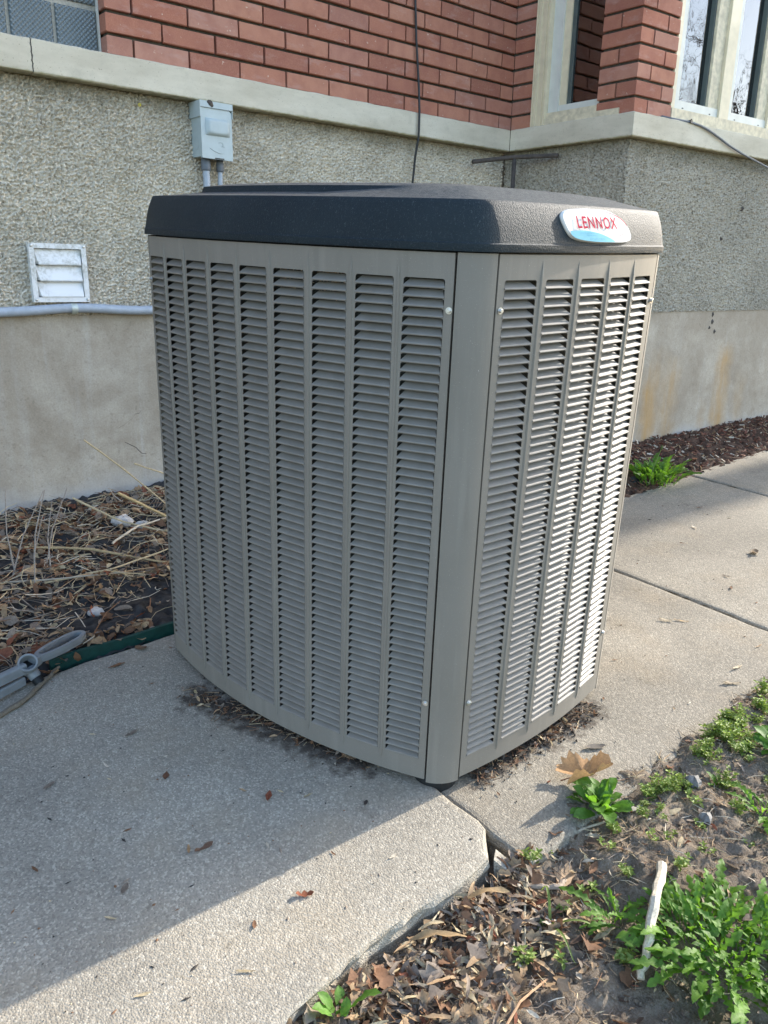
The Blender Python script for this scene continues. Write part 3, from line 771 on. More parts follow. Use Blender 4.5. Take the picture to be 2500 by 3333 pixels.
# ================================================================ THE AIR CONDITIONER
MU = Matrix(((0.98072, -0.19391, -0.0241), (0.1925, 0.97996, -0.05116), (0.03354, 0.04554, 0.9984)))
ac = empty('air_conditioner'); mm = MU.to_4x4(); mm.translation = Vector((.9476, .9563, .04)); ac.matrix_world = mm
tag(ac, 'large taupe louvred outdoor air conditioner with black cap on the concrete', 'air conditioner')
HB = .9957
def arc(P0, P1, sag):
    P0 = np.array(P0); P1 = np.array(P1); d = P1-P0; c = np.linalg.norm(d); d = d/c; n = np.array([d[1], -d[0]])
    Rr = (c*c/4+sag*sag)/(2*sag); cen = (P0+P1)/2-n*(Rr-sag); ha = math.asin(c/2/Rr)
    def f(s, h=0.0):
        th = s/Rr-ha; dirv = n*math.cos(th)+d*math.sin(th); p = cen+dirv*(Rr+h); return (float(p[0]), float(p[1])), (float(dirv[0]), float(dirv[1]))
    f.len = 2*ha*Rr; return f
PA, PB, PC, PD = (0, 0), (.0495, -.0473), (0, .785), (.5468, -.1175)
PE, PF, PG, PH = (.603, -.082), (.700, .62), (.655, .675), (.055, .830)
aL, aR = arc(PC, PA, .062), arc(PB, PD, .020)
ROWS = 60; Z0, Z1 = .040, .953; PIT = (Z1-Z0)/ROWS
COLS = {'L': [(.0064+.0881*i, .0706) for i in range(9)], 'R': [(.0165+.0970*i, .0735) for i in range(5)]}
def pan(af, s, h, z): (p, d) = af(s, h); return (p[0], p[1], z)
def make_panel(af, cols, side):
    b = MB(); G = .0020; L_ = af.len
    def patch(s0, s1, z0, z1, h0=0.0, ns=4):
        base = len(b.v)
        for i in range(ns+1):
            s = s0+(s1-s0)*i/ns; b.v.append(pan(af, s, h0, z0)); b.v.append(pan(af, s, h0, z1))
        for i in range(ns): b.f.append((base+2*i, base+2*i+2, base+2*i+3, base+2*i+1))
    sA, sB = G, L_-G
    patch(sA, sB, -.004, Z0, 0, 30); patch(sA, sB, Z1, HB-.003, 0, 30)
    ed = [sA]
    for (s, wd) in cols: ed += [s, s+wd]
    ed.append(sB)
    for i in range(0, len(ed), 2): patch(ed[i], ed[i+1], Z0, Z1, 0, 2)
    # folded edges
    for s in (sA, sB):
        q = [pan(af, s, 0, -.004), pan(af, s, 0, HB-.003), pan(af, s, -.016, HB-.003), pan(af, s, -.016, -.004)]
        b.add(q, [(0, 1, 2, 3)])
    for z in (-.004, HB-.003):
        base = len(b.v)
        for i in range(31):
            s = sA+(sB-sA)*i/30; b.v.append(pan(af, s, 0, z)); b.v.append(pan(af, s, -.018, z))
        for i in range(30): b.f.append((base+2*i, base+2*i+1, base+2*i+3, base+2*i+2))
    # fillets in the top corners of the top row
    for (s, wd) in cols:
        for sg in (0, 1):
            c0 = s if sg == 0 else s+wd; k = 1 if sg == 0 else -1; r = .0045
            fan = [pan(af, c0, 0, Z1)] + [pan(af, c0+k*r*(1-math.sin(t)), 0, Z1-r*(1-math.cos(t))) for t in [i*math.pi/8 for i in range(5)]]
            b.add(fan, [(0, i, i+1) for i in range(1, 5)])
    o = b.build('louvred_panel', M_panel, ac)
    # pressed ribs between the columns
    for i in range(len(cols)-1):
        sm = (cols[i][0]+cols[i][1]+cols[i+1][0])/2; rbm = MB(); wr = .0032
        zs = [Z0-.022, Z0-.006, Z1+.006, Z1+.030]; hs = [.0003, .0026, .0026, .0003]; ws = [.0006, wr, wr, .0006]
        for z, h, ww in zip(zs, hs, ws):
            rbm.v += [pan(af, sm-ww, .0002, z), pan(af, sm-ww*.45, h, z), pan(af, sm+ww*.45, h, z), pan(af, sm+ww, .0002, z)]
        rbm.f = [(k*4+j, k*4+j+1, k*4+4+j+1, k*4+4+j) for k in range(3) for j in range(3)]
        rbm.build('rib', M_panel, o)
    return o
panL = make_panel(aL, COLS['L'], 'L'); panR = make_panel(aR, COLS['R'], 'R')
def louver_verts(wd):
    """one pressed louvre: rolled lip at the panel face, blade leaning back and up, filleted ends below"""
    hw = wd/2; b = MB(); n = .0004
    prof = [(n, 0, 0), (n+.0012, .0016, 0), (n+.0004, .0036, .0), (-.0045, .0074, .0028), (-.0125, .0128, .0062)]
    for (h, z, ins) in prof: b.v += [(-hw+ins, h, z), (hw-ins, h, z)]
    b.f = [(2*i, 2*i+1, 2*i+3, 2*i+2) for i in range(len(prof)-1)]
    for sg in (-1, 1):
        r = .0045
        fan = [(sg*hw, n, .0002)] + [(sg*(hw-r*(1-math.sin(t))), n, .0002-r*(1-math.cos(t))) for t in [i*math.pi/6 for i in range(4)]]
        b.add(fan, [(0, 1, 2), (0, 2, 3)])
    return b
lm = {k: louver_verts(COLS[k][0][1]).mesh('louver', M_louver, False) for k in COLS}
indiv = {'L': (6, 7, 8), 'R': (0, 1)}
rest = MB()
for k, af, par in (('L', aL, panL), ('R', aR, panR)):
    proto = louver_verts(COLS[k][0][1])
    for ci, (s, wd) in enumerate(COLS[k]):
        (p, d) = af(s+wd/2); n3 = Vector((d[0], d[1], 0)); x3 = Vector((-d[1], d[0], 0))
        # local frame: x across the louvre, y outward, z up
        mt = Matrix((x3, n3, Vector((0, 0, 1)))).transposed().to_4x4()
        for r in range(ROWS):
            mt.translation = Vector((p[0], p[1], Z0+r*PIT)) - n3*.0006
            if ci in indiv[k]:
                o = link('louver', lm[k], par); o.matrix_local = mt
            else:
                rest.add([mt @ Vector(v) for v in proto.v], proto.f)
tag(rest.build('louver_rows', M_louver, ac), kind='stuff')

# corner posts
def post(P0, P1, sag, name='corner_post'):
    f = arc(P0, P1, sag); b = MB(); k = 10; g = .0018; out = []
    for i in range(k+1):
        s = g+(f.len-2*g)*i/k; out.append(f(s, .0)[0])
    inn = [f(f.len-g, -.02)[0], f(g, -.02)[0]]
    for z in (-.010, HB-.002):
        b.v += [(x, y, z) for x, y in out]
    b.f = [(i, i+1, k+1+i+1, k+1+i) for i in range(k)]
    for i, q in ((0, inn[1]), (k, inn[0])):
        b.add([(*out[i], -.010), (*q, -.010), (*q, HB-.002), (*out[i], HB-.002)], [(0, 1, 2, 3)])
    return b.build(name, M_panel, ac, False)
for (p0, p1) in ((PA, PB), (PD, PE), (PF, PG), (PH, PC)):
    o = post(p0, p1, .0085); o.data.polygons.foreach_set('use_smooth', [i < 10 for i in range(len(o.data.polygons))])
# plain panels on the hidden sides
b = MB(); a2, a3 = arc(PE, PF, .03), arc(PG, PH, .03)
for f in (a2, a3):
    base = len(b.v)
    for i in range(13): q = f(f.len*i/12)[0]; b.v += [(*q, -.004), (*q, HB-.003)]
    b.f += [(base+2*i, base+2*i+2, base+2*i+3, base+2*i+1) for i in range(12)]
b.build('rear_panel', M_panel, ac)
# outline of the whole cabinet, anticlockwise seen from above
def outline(n=1):
    pts = []; tg = []
    def run(f, k, name, ends=True):
        for i in range(k+1): pts.append(f(f.len*i/k)[0]); tg.append((name, i/k))
    run(aL, 16, 'L'); run(arc(PA, PB, .0085), 4, 'AB'); run(aR, 12, 'R'); run(arc(PD, PE, .0085), 3, 'DE'); run(a2, 8, 'E'); run(arc(PF, PG, .0085), 3, 'FG'); run(a3, 10, 'B'); run(arc(PH, PC, .0085), 3, 'HC')
    q = []; t2 = []
    for p, t in zip(pts, tg):
        if not q or math.dist(p, q[-1]) > .003: q.append(p); t2.append(t)
    if math.dist(q[0], q[-1]) < .003: q.pop(); t2.pop()
    return q, t2
OUT, OTG = outline()
def offset(d):
    n = len(OUT); r = []
    for i in range(n):
        a, p, c = OUT[i-1], OUT[i], OUT[(i+1) % n]
        e1 = Vector((p[0]-a[0], p[1]-a[1])).normalized(); e2 = Vector((c[0]-p[0], c[1]-p[1])).normalized()
        n1 = Vector((e1.y, -e1.x)); n2 = Vector((e2.y, -e2.x)); bis = (n1+n2).normalized(); k = 1/max(.6, bis.dot(n1))
        r.append((p[0]+bis.x*d*k, p[1]+bis.y*d*k))
    return r
CENX = sum(p[0] for p in OUT)/len(OUT); CENY = sum(p[1] for p in OUT)/len(OUT)
def scaled(d):          # for deep insets move towards the middle
    return [(CENX+(p[0]-CENX)*(1-d), CENY+(p[1]-CENY)*(1-d)) for p in offset(-.02)]
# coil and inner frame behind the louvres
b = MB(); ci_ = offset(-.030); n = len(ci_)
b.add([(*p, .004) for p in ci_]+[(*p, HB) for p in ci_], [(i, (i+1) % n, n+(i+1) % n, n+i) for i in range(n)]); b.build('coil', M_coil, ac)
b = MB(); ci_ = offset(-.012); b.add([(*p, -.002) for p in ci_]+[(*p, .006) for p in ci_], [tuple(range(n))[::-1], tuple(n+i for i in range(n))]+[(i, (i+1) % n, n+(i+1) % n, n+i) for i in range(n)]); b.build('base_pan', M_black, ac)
for (p, q) in ((PA, PB), (PD, PE), (PF, PG), (PH, PC)):      # dark uprights seen in the gaps beside the posts
    f = arc(p, q, .0085); b = MB(); pts = [f(-.014, -.012)[0], f(f.len+.014, -.012)[0], f(f.len+.01, -.03)[0], f(-.01, -.03)[0]]
    b.add([(*x, 0) for x in pts]+[(*x, HB+.004) for x in pts], [(0, 1, 5, 4), (1, 2, 6, 5), (2, 3, 7, 6), (3, 0, 4, 7), (4, 5, 6, 7)]); b.build('upright', M_black, ac)
for (x, y) in ((.052, .012), (.55, -.055), (.62, .58), (.08, .74)):
    b = MB(); b.tube([(x, y, -.0385 if x > .3 or y < .1 else -.024), (x, y, -.020), (x, y, -.001)], [.046, .044, .040], 20); b.build('foot', M_black, ac, False)
# screws
for af, s, z in ((aL, .791, .905), (aL, .790, .172), (aL, .0045+.001, .905), (aR, .0105, .906), (aR, .0105, .168), (aR, .496, .905), (aR, .494, .150)):
    (p, d) = af(s, 0); b = MB(); q = lambda h: (p[0]+d[0]*h, p[1]+d[1]*h, z)
    b.tube([q(.0006), q(.0018)], .0056, 14); b.tube([q(.0018), q(.0050), q(.0056)], [.0038, .0038, .0030], 6); b.build('screw', M_screw, ac)

# ---- moulded cap
CAPP = [(.0060, .9958), (.0064, .9968), (.0060, 1.0075), (.0040, 1.0095), (.0030, 1.014), (.0000, 1.030), (-.0048, 1.048), (-.0110, 1.0635), (-.0138, 1.0700), (-.0160, 1.0722)]
def cap_inset(z):
    for (o0, z0), (o1, z1) in zip(CAPP[2:-1], CAPP[3:]):
        if z0 <= z <= z1: return o0+(o1-o0)*(z-z0)/(z1-z0)
    return CAPP[-1][0]
b = MB(); n = len(OUT); rings = []
def leftness(i):
    nm, t = OTG[i]
    if nm == 'L': return 1 - max(0, min(1, (t-.62)/.36))
    if nm in ('HC', 'B'): return 1
    return 0
def ringadd(pts, zf):
    rings.append(len(b.v)); b.v += [(p[0], p[1], zf(i)) for i, p in enumerate(pts)]
ringadd(offset(-.02), lambda i: .9955)
for (o_, z) in CAPP: ringadd(offset(o_), lambda i, z=z: z)
i1 = offset(-.055); i2 = scaled(.20); i2b = scaled(.212); i3 = scaled(.30); i4 = scaled(.40)
def lerp(a, c, t): return [(p[0]+(q[0]-p[0])*t, p[1]+(q[1]-p[1])*t) for p, q in zip(a, c)]
ringadd(scaled(.10), lambda i: 1.0765 + (1-leftness(i))*.006)
ringadd(i2, lambda i: 1.0815 + (1-leftness(i))*.0125)
ringadd(i2b, lambda i: 1.0930)
ringadd(i3, lambda i: 1.0985); ringadd(i4, lambda i: 1.1000)
ringadd(scaled(.44), lambda i: 1.096); ringadd(scaled(.445), lambda i: 1.04)
for a in range(len(rings)-1):
    for i in range(n): b.f.append((rings[a]+i, rings[a]+(i+1) % n, rings[a+1]+(i+1) % n, rings[a+1]+i))
cap = b.build('cap', M_cap, ac, True)
md = cap.modifiers.new('edge', 'EDGE_SPLIT'); md.split_angle = R(24)
fg = MB()
for k in range(9):
    t = 1-(.45+.055*k); pts = [(CENX+(p[0]-CENX)*t, CENY+(p[1]-CENY)*t, 1.088+.004*k/9) for p in offset(-.02)]
    fg.tube(pts+[pts[0]], .0022, 5, False)
fg.tube([(CENX, CENY, 1.05), (CENX, CENY, 1.094)], [.07, .06], 20)
fg.build('fan_guard', M_black, ac)
fn_ = MB(); q = scaled(.40); fn_.add([(*p, 1.035) for p in q], [tuple(range(n))]); fn_.build('fan_deck', M_black, ac)

# ---- badge on the cap
def cap_pt(s, z, h):
    o_ = cap_inset(z); (p, d) = aR(s, o_+h); return (p[0], p[1], z+h*.25)
bd = empty('badge', parent=ac)
BS = [(.139, 1.049), (.1425, 1.0575), (.155, 1.0625), (.180, 1.0652), (.228, 1.0670), (.276, 1.0656), (.306, 1.0590), (.330, 1.0490), (.345, 1.0395), (.353, 1.0290), (.3545, 1.0210), (.347, 1.0158), (.326, 1.0132), (.2955, 1.0125), (.245, 1.0123), (.205, 1.0135), (.176, 1.0165), (.160, 1.0215), (.148, 1.0330)]
def smooth_loop(P, k=4):
    o = []; m_ = len(P)
    for i in range(m_):
        p0, p1, p2, p3 = (np.array(P[(i+j-1) % m_]) for j in range(4))
        for j in range(k):
            t = j/k; o.append(tuple(.5*((2*p1)+(-p0+p2)*t+(2*p0-5*p1+4*p2-p3)*t*t+(-p0+3*p1-3*p2+p3)*t**3)))
    return o
LB = smooth_loop(BS)
def plate(loop, h0, h1, name, mat, par, inset=.0012):
    b = MB(); n = len(loop); cx = sum(p[0] for p in loop)/n; cz = sum(p[1] for p in loop)/n
    def ins(p, k): return (p[0]+(cx-p[0])*k, p[1]+(cz-p[1])*k)
    b.v += [cap_pt(*p, h0) for p in loop]; b.v += [cap_pt(*p, h1*.7+h0*.3) for p in loop]; b.v += [cap_pt(*ins(p, .03), h1) for p in loop]
    for r_i in (.35, .65): b.v += [cap_pt(*ins(p, r_i), h1) for p in loop]
    b.v.append(cap_pt(cx, cz, h1))
    for a in range(4): b.f += [(a*n+i, a*n+n+i, a*n+n+(i+1) % n, a*n+(i+1) % n) for i in range(n)]
    b.f += [(4*n+i, 5*n, 4*n+(i+1) % n) for i in range(n)]
    return b.build(name, mat, par)
plate(LB, -.004, .0045, 'plate', M_white, bd)
# blue field in the lower left
blue = [p for p in LB if p[1] < 1.0295 and p[0] < .292]
blue = sorted([p for p in blue if p[1] < 1.030], key=lambda p: p[0])
low = [(.1535, 1.0285)] + [p for p in blue if p[0] > .156] + [(.292, 1.0133)]
topc = [(.292, 1.0136), (.278, 1.0185), (.258, 1.0235), (.235, 1.0275), (.205, 1.0305), (.180, 1.0308), (.160, 1.0295)]
bm = MB(); N_ = 24
def interp(P, x):
    P = sorted(P); 
    for (x0, z0), (x1, z1) in zip(P[:-1], P[1:]):
        if x0 <= x <= x1: return z0+(z1-z0)*(x-x0)/max(1e-9, x1-x0)
    return P[0][1] if x < P[0][0] else P[-1][1]
for i in range(N_+1):
    s = .1565+(.2905-.1565)*i/N_; zl = interp(low, s)+.0007; zt = max(zl+.0001, interp(topc, s))
    bm.v += [cap_pt(s, zl, .0062), cap_pt(s, (zl+zt)/2, .0062), cap_pt(s, zt, .0062)]
bm.f = [(3*i+j, 3*i+3+j, 3*i+4+j, 3*i+1+j) for i in range(N_) for j in range(2)]
bm.build('blue_field', M_blue, bd)
ar = MB(); pts = []
for i in range(33):
    t = -2.2+ (2.2+1.75)*i/32; pts.append((.268+.066*math.cos(-t+.25), 1.0435+.0185*math.sin(-t+.25)+(.268+.066*math.cos(-t+.25)-.268)*-.10))
for i, p in enumerate(pts):
    wd = .0011*math.sin(math.pi*(i+.6)/33)
    ar.v += [cap_pt(p[0], p[1]-wd*.6, .0066), cap_pt(p[0]+wd*.9, p[1]+wd*.6, .0066)]
ar.f = [(2*i, 2*i+2, 2*i+3, 2*i+1) for i in range(32)]
ar.build('red_swoosh', M_red, bd)
def text_part(body, s0, s1, z0, z1, mat, h, name, shear=0.0, slope=0.0):
    cu = bpy.data.curves.new(name, 'FONT'); cu.body = body; cu.resolution_u = 3; cu.offset = .016 if 'LENNOX' == body else 0; cu.space_character = 1.16
    to = bpy.data.objects.new(name, cu); C.objects.link(to); bpy.context.view_layer.update()
    me = bpy.data.meshes.new_from_object(to.evaluated_get(bpy.context.evaluated_depsgraph_get()))
    bpy.data.objects.remove(to)
    vs = np.array([v.co[:] for v in me.vertices]); mn, mxv = vs.min(0), vs.max(0)
    for v in me.vertices:
        u = (v.co.x-mn[0])/(mxv[0]-mn[0]); q = (v.co.y-mn[1])/(mxv[1]-mn[1])
        v.co = cap_pt(s0+(s1-s0)*u + shear*q, z0+(z1-z0)*q + slope*u, h)
    me.materials.clear(); me.materials.append(mat); return link(name, me, bd)
text_part('LENNOX', .1765, .299, 1.0338, 1.0532, M_red, .0068, 'lettering', -.003, .001)
text_part('DAVE LENNOX', .182, .222, 1.0255, 1.0278, M_faint, .0074, 'fine_print')
text_part('signature', .198, .226, 1.0215, 1.0245, M_faint, .0074, 'fine_print')
text_part('COLLECTION', .208, .252, 1.0165, 1.0188, M_faint, .0074, 'fine_print')

# ================================================================ LEAVES, STALKS AND WEEDS
TAN, BROWN, RED, STRAW, GREY, PALE = (.42, .29, .17), (.23, .125, .07), (.27, .10, .055), (.55, .44, .27), (.27, .215, .165), (.60, .52, .40)
def frame_of(rng, tilt=.5):
    """random orientation: yaw, then tilt"""
    return Matrix.Rotation(rng.uniform(0, 6.283), 3, 'Z') @ Matrix.Rotation(rng.gauss(0, tilt), 3, 'X') @ Matrix.Rotation(rng.gauss(0, tilt), 3, 'Y')
def add_leaf(mb, pos, size, aspect, col, rng, tilt=.35, curl=None, mat3=None, lobes=0):
    """a dry leaf: folded along its midrib, curled along its length"""
    n = 7; curl = rng.uniform(-1.2, 1.4) if curl is None else curl; fold = rng.uniform(.05, .55); tw = rng.uniform(-.6, .6)
    mt = mat3 or frame_of(rng, tilt); vs = []; ang = -curl/2; px = pz = 0.0; ph = rng.uniform(0, 6)
    for i in range(n):
        t = i/(n-1)
        if i: px += size/(n-1)*math.cos(ang); pz += size/(n-1)*math.sin(ang); ang += curl/(n-1)
        wd = size*aspect*.5*(math.sin(math.pi*min(1, t*.96+.03))**.75)
        if lobes: wd *= 1 + .45*math.sin(t*lobes*6.283+ph)
        wd *= rng.uniform(.85, 1.12); a = tw*(t-.5)
        for sgn in (-1, 0, 1):
            vs.append((px-size*.45*math.cos(curl/6), sgn*wd*math.cos(fold+a*sgn), pz+abs(sgn)*wd*math.sin(fold)+sgn*wd*a*.4+rng.gauss(0, size*.022)))
    vs = [Vector(pos)+mt @ Vector(v) for v in vs]
    fs = []
    for i in range(n-1):
        for k in range(2): q = i*3+k; fs.append((q, q+1, q+4, q+3))
    j = rng.uniform(.75, 1.2); col = tuple(c*j for c in col)
    mb.add(vs, fs, col)
def pick(rng, table):
    r = rng.random()*sum(w for _, w in table)
    for c, w in table:
        r -= w
        if r <= 0: return c
    return table[-1][0]

# ---- leaf litter heaped along the front edge of the slab
rng = random.Random(12); lt = MB()
ltab = [(TAN, 4), (BROWN, 5), (RED, .8), (STRAW, 2), (GREY, 7), (PALE, 2), ((.12, .08, .055), 4)]
cnt = 0
while cnt < 2100:
    x = rng.uniform(.25, 1.08); d = abs(rng.gauss(0, .10)); y = .735 - d
    if x > .97 and rng.random() < .8: continue
    if y < .35: continue
    heap = .018*math.exp(-d/.05)*rng.random()
    typ = rng.random(); z = soil_z(x, y)+.004+heap
    if typ < .45: add_leaf(lt, (x, y, z+.003), rng.uniform(.014, .034), rng.uniform(.22, .4), pick(rng, ltab), rng, .35)
    elif typ < .62: add_leaf(lt, (x, y, z+.004), rng.uniform(.022, .055), rng.uniform(.13, .2), pick(rng, [(TAN, 3), (STRAW, 3), (GREY, 2)]), rng, .22)
    elif typ < .72: add_leaf(lt, (x, y, z+.004), rng.uniform(.02, .042), rng.uniform(.5, .9), pick(rng, [(TAN, 2), (BROWN, 3), (GREY, 4)]), rng, .5, lobes=2)
    else: add_leaf(lt, (x, y, z), rng.uniform(.008, .02), rng.uniform(.3, .6), pick(rng, ltab), rng, .6)
    cnt += 1
for _ in range(1500):                                  # thin scatter over the open soil
    x = rng.uniform(.7, 2.6); y = .73-rng.random()*.62; typ = rng.random()
    add_leaf(lt, (x, y, soil_z(x, y)+.002), rng.uniform(.006, .024) if typ < .85 else rng.uniform(.03, .05), rng.uniform(.15, .5), pick(rng, ltab), rng, .3)
tag(lt.build('leaf_litter', M_litter, smooth=True), 'brown dead leaf litter heaped along the front slab edge', 'leaf litter', kind='stuff')

# crumbs of soil and grit
gm = MB(); rng = random.Random(3)
OCT = [(1, 0, 0), (-1, 0, 0), (0, 1, 0), (0, -1, 0), (0, 0, 1), (0, 0, -1)]; OF = [(0, 2, 4), (2, 1, 4), (1, 3, 4), (3, 0, 4), (2, 0, 5), (1, 2, 5), (3, 1, 5), (0, 3, 5)]
for _ in range(9000):
    x = rng.uniform(.4, 2.6); y = .74-rng.random()**1.1*.7; r = .0012+.0065*rng.random()**5
    mt = frame_of(rng, 1.5); z = soil_z(x, y)+r*.3
    gm.add([Vector((x, y, z))+mt @ Vector((v[0]*r*rng.uniform(.7, 1.3), v[1]*r*rng.uniform(.7, 1.3), v[2]*r*rng.uniform(.6, 1))) for v in OCT], OF)
tag(gm.build('soil_crumbs', M_soil), 'loose crumbs of dry soil scattered over the front bed', 'soil', kind='stuff')
# fibres: pine needles, rootlets and thin stems over the soil
fm = MB(); rng = random.Random(8)
for _ in range(2200):
    x = rng.uniform(.35, 2.5); y = .74-abs(rng.gauss(0, .22)); 
    if y < .05: continue
    L_ = rng.uniform(.012, .05); a = rng.uniform(0, 6.283); z = soil_z(x, y)+.003; bend = rng.uniform(-.006, .006)
    c = pick(rng, [(STRAW, 3), (TAN, 3), (GREY, 4), (BROWN, 3), (PALE, 1)])
    pts = [(x+math.cos(a)*L_*(t-.5)-math.sin(a)*bend*(1-4*(t-.5)**2), y+math.sin(a)*L_*(t-.5)+math.cos(a)*bend*(1-4*(t-.5)**2), z+.004*rng.random()) for t in (0, .5, 1)]
    fm.tube(pts, [.0005, .0008, .0004], 3, False, c)
tag(fm.build('plant_fibres', M_wood), 'thin dry stems and needles strewn over the front soil', 'debris', kind='stuff')

# ---- individual leaves lying on the concrete
def ground_leaf(name, x, y, size, aspect, col, yaw, curl, zf, label, group=None, lobes=0, seed=0, cat='leaf', tilt=.0):
    rg = random.Random(seed); b = MB()
    add_leaf(b, (0, 0, 0), size, aspect, col, rg, 0, curl, Matrix.Rotation(yaw, 3, 'Z') @ Matrix.Rotation(tilt, 3, 'Y'), lobes)
    zmin = min(v[2] for v in b.v); b.v = [(v[0], v[1], v[2]-zmin) for v in b.v]
    o = b.build(name, M_litter, smooth=True); o.location = (x, y, zf(x, y)+.0012)
    return tag(o, label, cat, group)
W8 = lambda x, y: slab_z(x, y)-.009
ground_leaf('dead_leaf', .562, 1.305, .030, .36, (.24, .12, .07), 1.0, .5, slab_z, 'narrow-waisted brown leaf on the shaded slab, left of the unit', seed=1, lobes=1)
ground_leaf('dead_leaf', .690, 1.126, .034, .40, (.30, .10, .055), .9, .5, slab_z, 'rust-red oval leaf alone on the shaded slab below the wide louvred side', seed=2)
ground_leaf('dead_leaf', .527, 1.085, .040, .34, (.22, .13, .085), .15, .7, slab_z, 'largest brown curled leaf in the middle of the shaded slab', seed=3, lobes=1)
ground_leaf('dead_leaf', .505, 1.098, .026, .22, (.42, .26, .13), 1.1, .4, slab_z, 'thin orange-brown leaf sliver touching the large curled leaf', seed=4)
ground_leaf('dead_leaf', .607, .887, .032, .42, (.26, .095, .05), -.5, 1.3, slab_z, 'curled red-brown toothed leaf on the sunlit strip of slab', seed=5, lobes=3)
ground_leaf('dead_leaf', .652, 1.762, .050, .26, (.25, .13, .07), .15, .3, slab_z, 'long brown leaf lying by the back edge of the shaded slab', seed=6)
ground_leaf('dead_leaf', .737, 1.806, .038, .7, (.24, .15, .09), 2.1, 1.4, slab_z, 'crumpled brown leaf at the foot of the green edging', seed=7, lobes=2)
ground_leaf('dead_leaf', .828, .996, .018, .45, (.07, .055, .045), .7, .4, slab_z, 'tiny dark leaf on the slab beside the corner post', seed=8)
ground_leaf('dead_leaf', 1.341, .829, .052, .36, (.20, .175, .145), -.5, .35, W8, 'dark grey oval leaf pressed flat on the sunlit walk', seed=9)
ground_leaf('dead_leaf', 2.017, 1.057, .045, .26, (.55, .46, .32), -.9, .6, W8, 'pale narrow leaf on the walk, left one of a close pair', seed=10)
ground_leaf('dead_leaf', 2.050, 1.030, .042, .16, (.50, .36, .20), -1.0, .5, W8, 'straw-coloured leaf on the walk, right one of a close pair', seed=11)
ground_leaf('dead_leaf', 1.839, .770, .048, .24, (.50, .42, .30), -.7, .7, W8, 'pale wavy leaf near the planted edge of the walk', seed=12, lobes=2)
ground_leaf('dead_leaf', 1.925, .797, .042, .18, (.60, .50, .34), -.1, .4, W8, 'thin straw-coloured leaf just behind the pale wavy leaf', seed=13)
ground_leaf('dead_leaf', 2.75, 1.144, .060, .5, (.30, .22, .14), .3, 1.2, W8, 'crumpled brown leaf beyond the crack in the walk', seed=14, lobes=2)
for i, (x, y, s, a, c) in enumerate([(.752, 1.082, .022, .22, STRAW), (.482, 1.409, .024, .2, PALE), (.568, 1.480, .034, .3, GREY), (.661, 1.174, .018, .3, TAN), (.37, 1.417, .03, .35, GREY), (.34, 1.042, .022, .2, STRAW), (.382, 1.086, .024, .5, GREY), (.456, .826, .030, .14, STRAW), (.511, .888, .018, .4, BROWN), (.323, .885, .026, .18, STRAW), (.62, 1.02, .016, .25, PALE), (.44, 1.21, .016, .3, BROWN), (.70, .93, .014, .3, BROWN), (.78, .86, .018, .35, PALE), (.28, 1.22, .02, .3, BROWN)]):
    ground_leaf('leaf_scrap', x, y, s, a, c, i*1.7, .5, slab_z, 'small dry leaf scrap on the concrete slab left of the unit', 'leaf scraps on the left slab', seed=30+i)
for i, (x, y, s, a, c) in enumerate([(2.394, 1.05, .03, .3, BROWN), (2.47, 1.104, .028, .3, GREY), (2.088, .815, .03, .14, TAN), (2.812, 1.411, .03, .3, PALE), (1.70, 1.02, .016, .3, BROWN), (1.52, .93, .014, .4, BROWN), (2.62, 1.35, .02, .3, BROWN), (1.17, .82, .012, .4, RED), (1.06, .86, .012, .4, BROWN), (3.05, 1.52, .03, .3, BROWN), (1.62, .80, .014, .3, TAN)]):
    ground_leaf('leaf_scrap', x, y, s, a, c, i*1.3+.4, .5, W8, 'small dry leaf scrap on the walk right of the unit', 'leaf scraps on the walk', seed=60+i)

# ---- fine grit on both slabs (too small to count)
gg = MB(); rng = random.Random(17)
for _ in range(1500):
    if rng.random() < .65: x, y, zf = rng.uniform(.1, .95), rng.uniform(.76, 1.8), slab_z
    else: x, y, zf = rng.uniform(1.0, 3.2), rng.uniform(.78, 1.76), W8
    r = .0006+.0022*rng.random()**4; c = pick(rng, [(BROWN, 3), (GREY, 3), ((.05, .045, .04), 4), (PALE, 2), (STRAW, 1)])
    ln = rng.choice((1, 1, 1.5, 3.5)); a = rng.uniform(0, 6.283); mt = Matrix.Rotation(a, 3, 'Z')
    gg.add([Vector((x, y, zf(x, y)+.0008))+mt @ Vector((v[0]*r*ln, v[1]*r, v[2]*r*.6)) for v in OCT], OF, c)
tag(gg.build('slab_grit', M_wood), 'specks of grit and seed on the concrete', 'grit', kind='stuff')
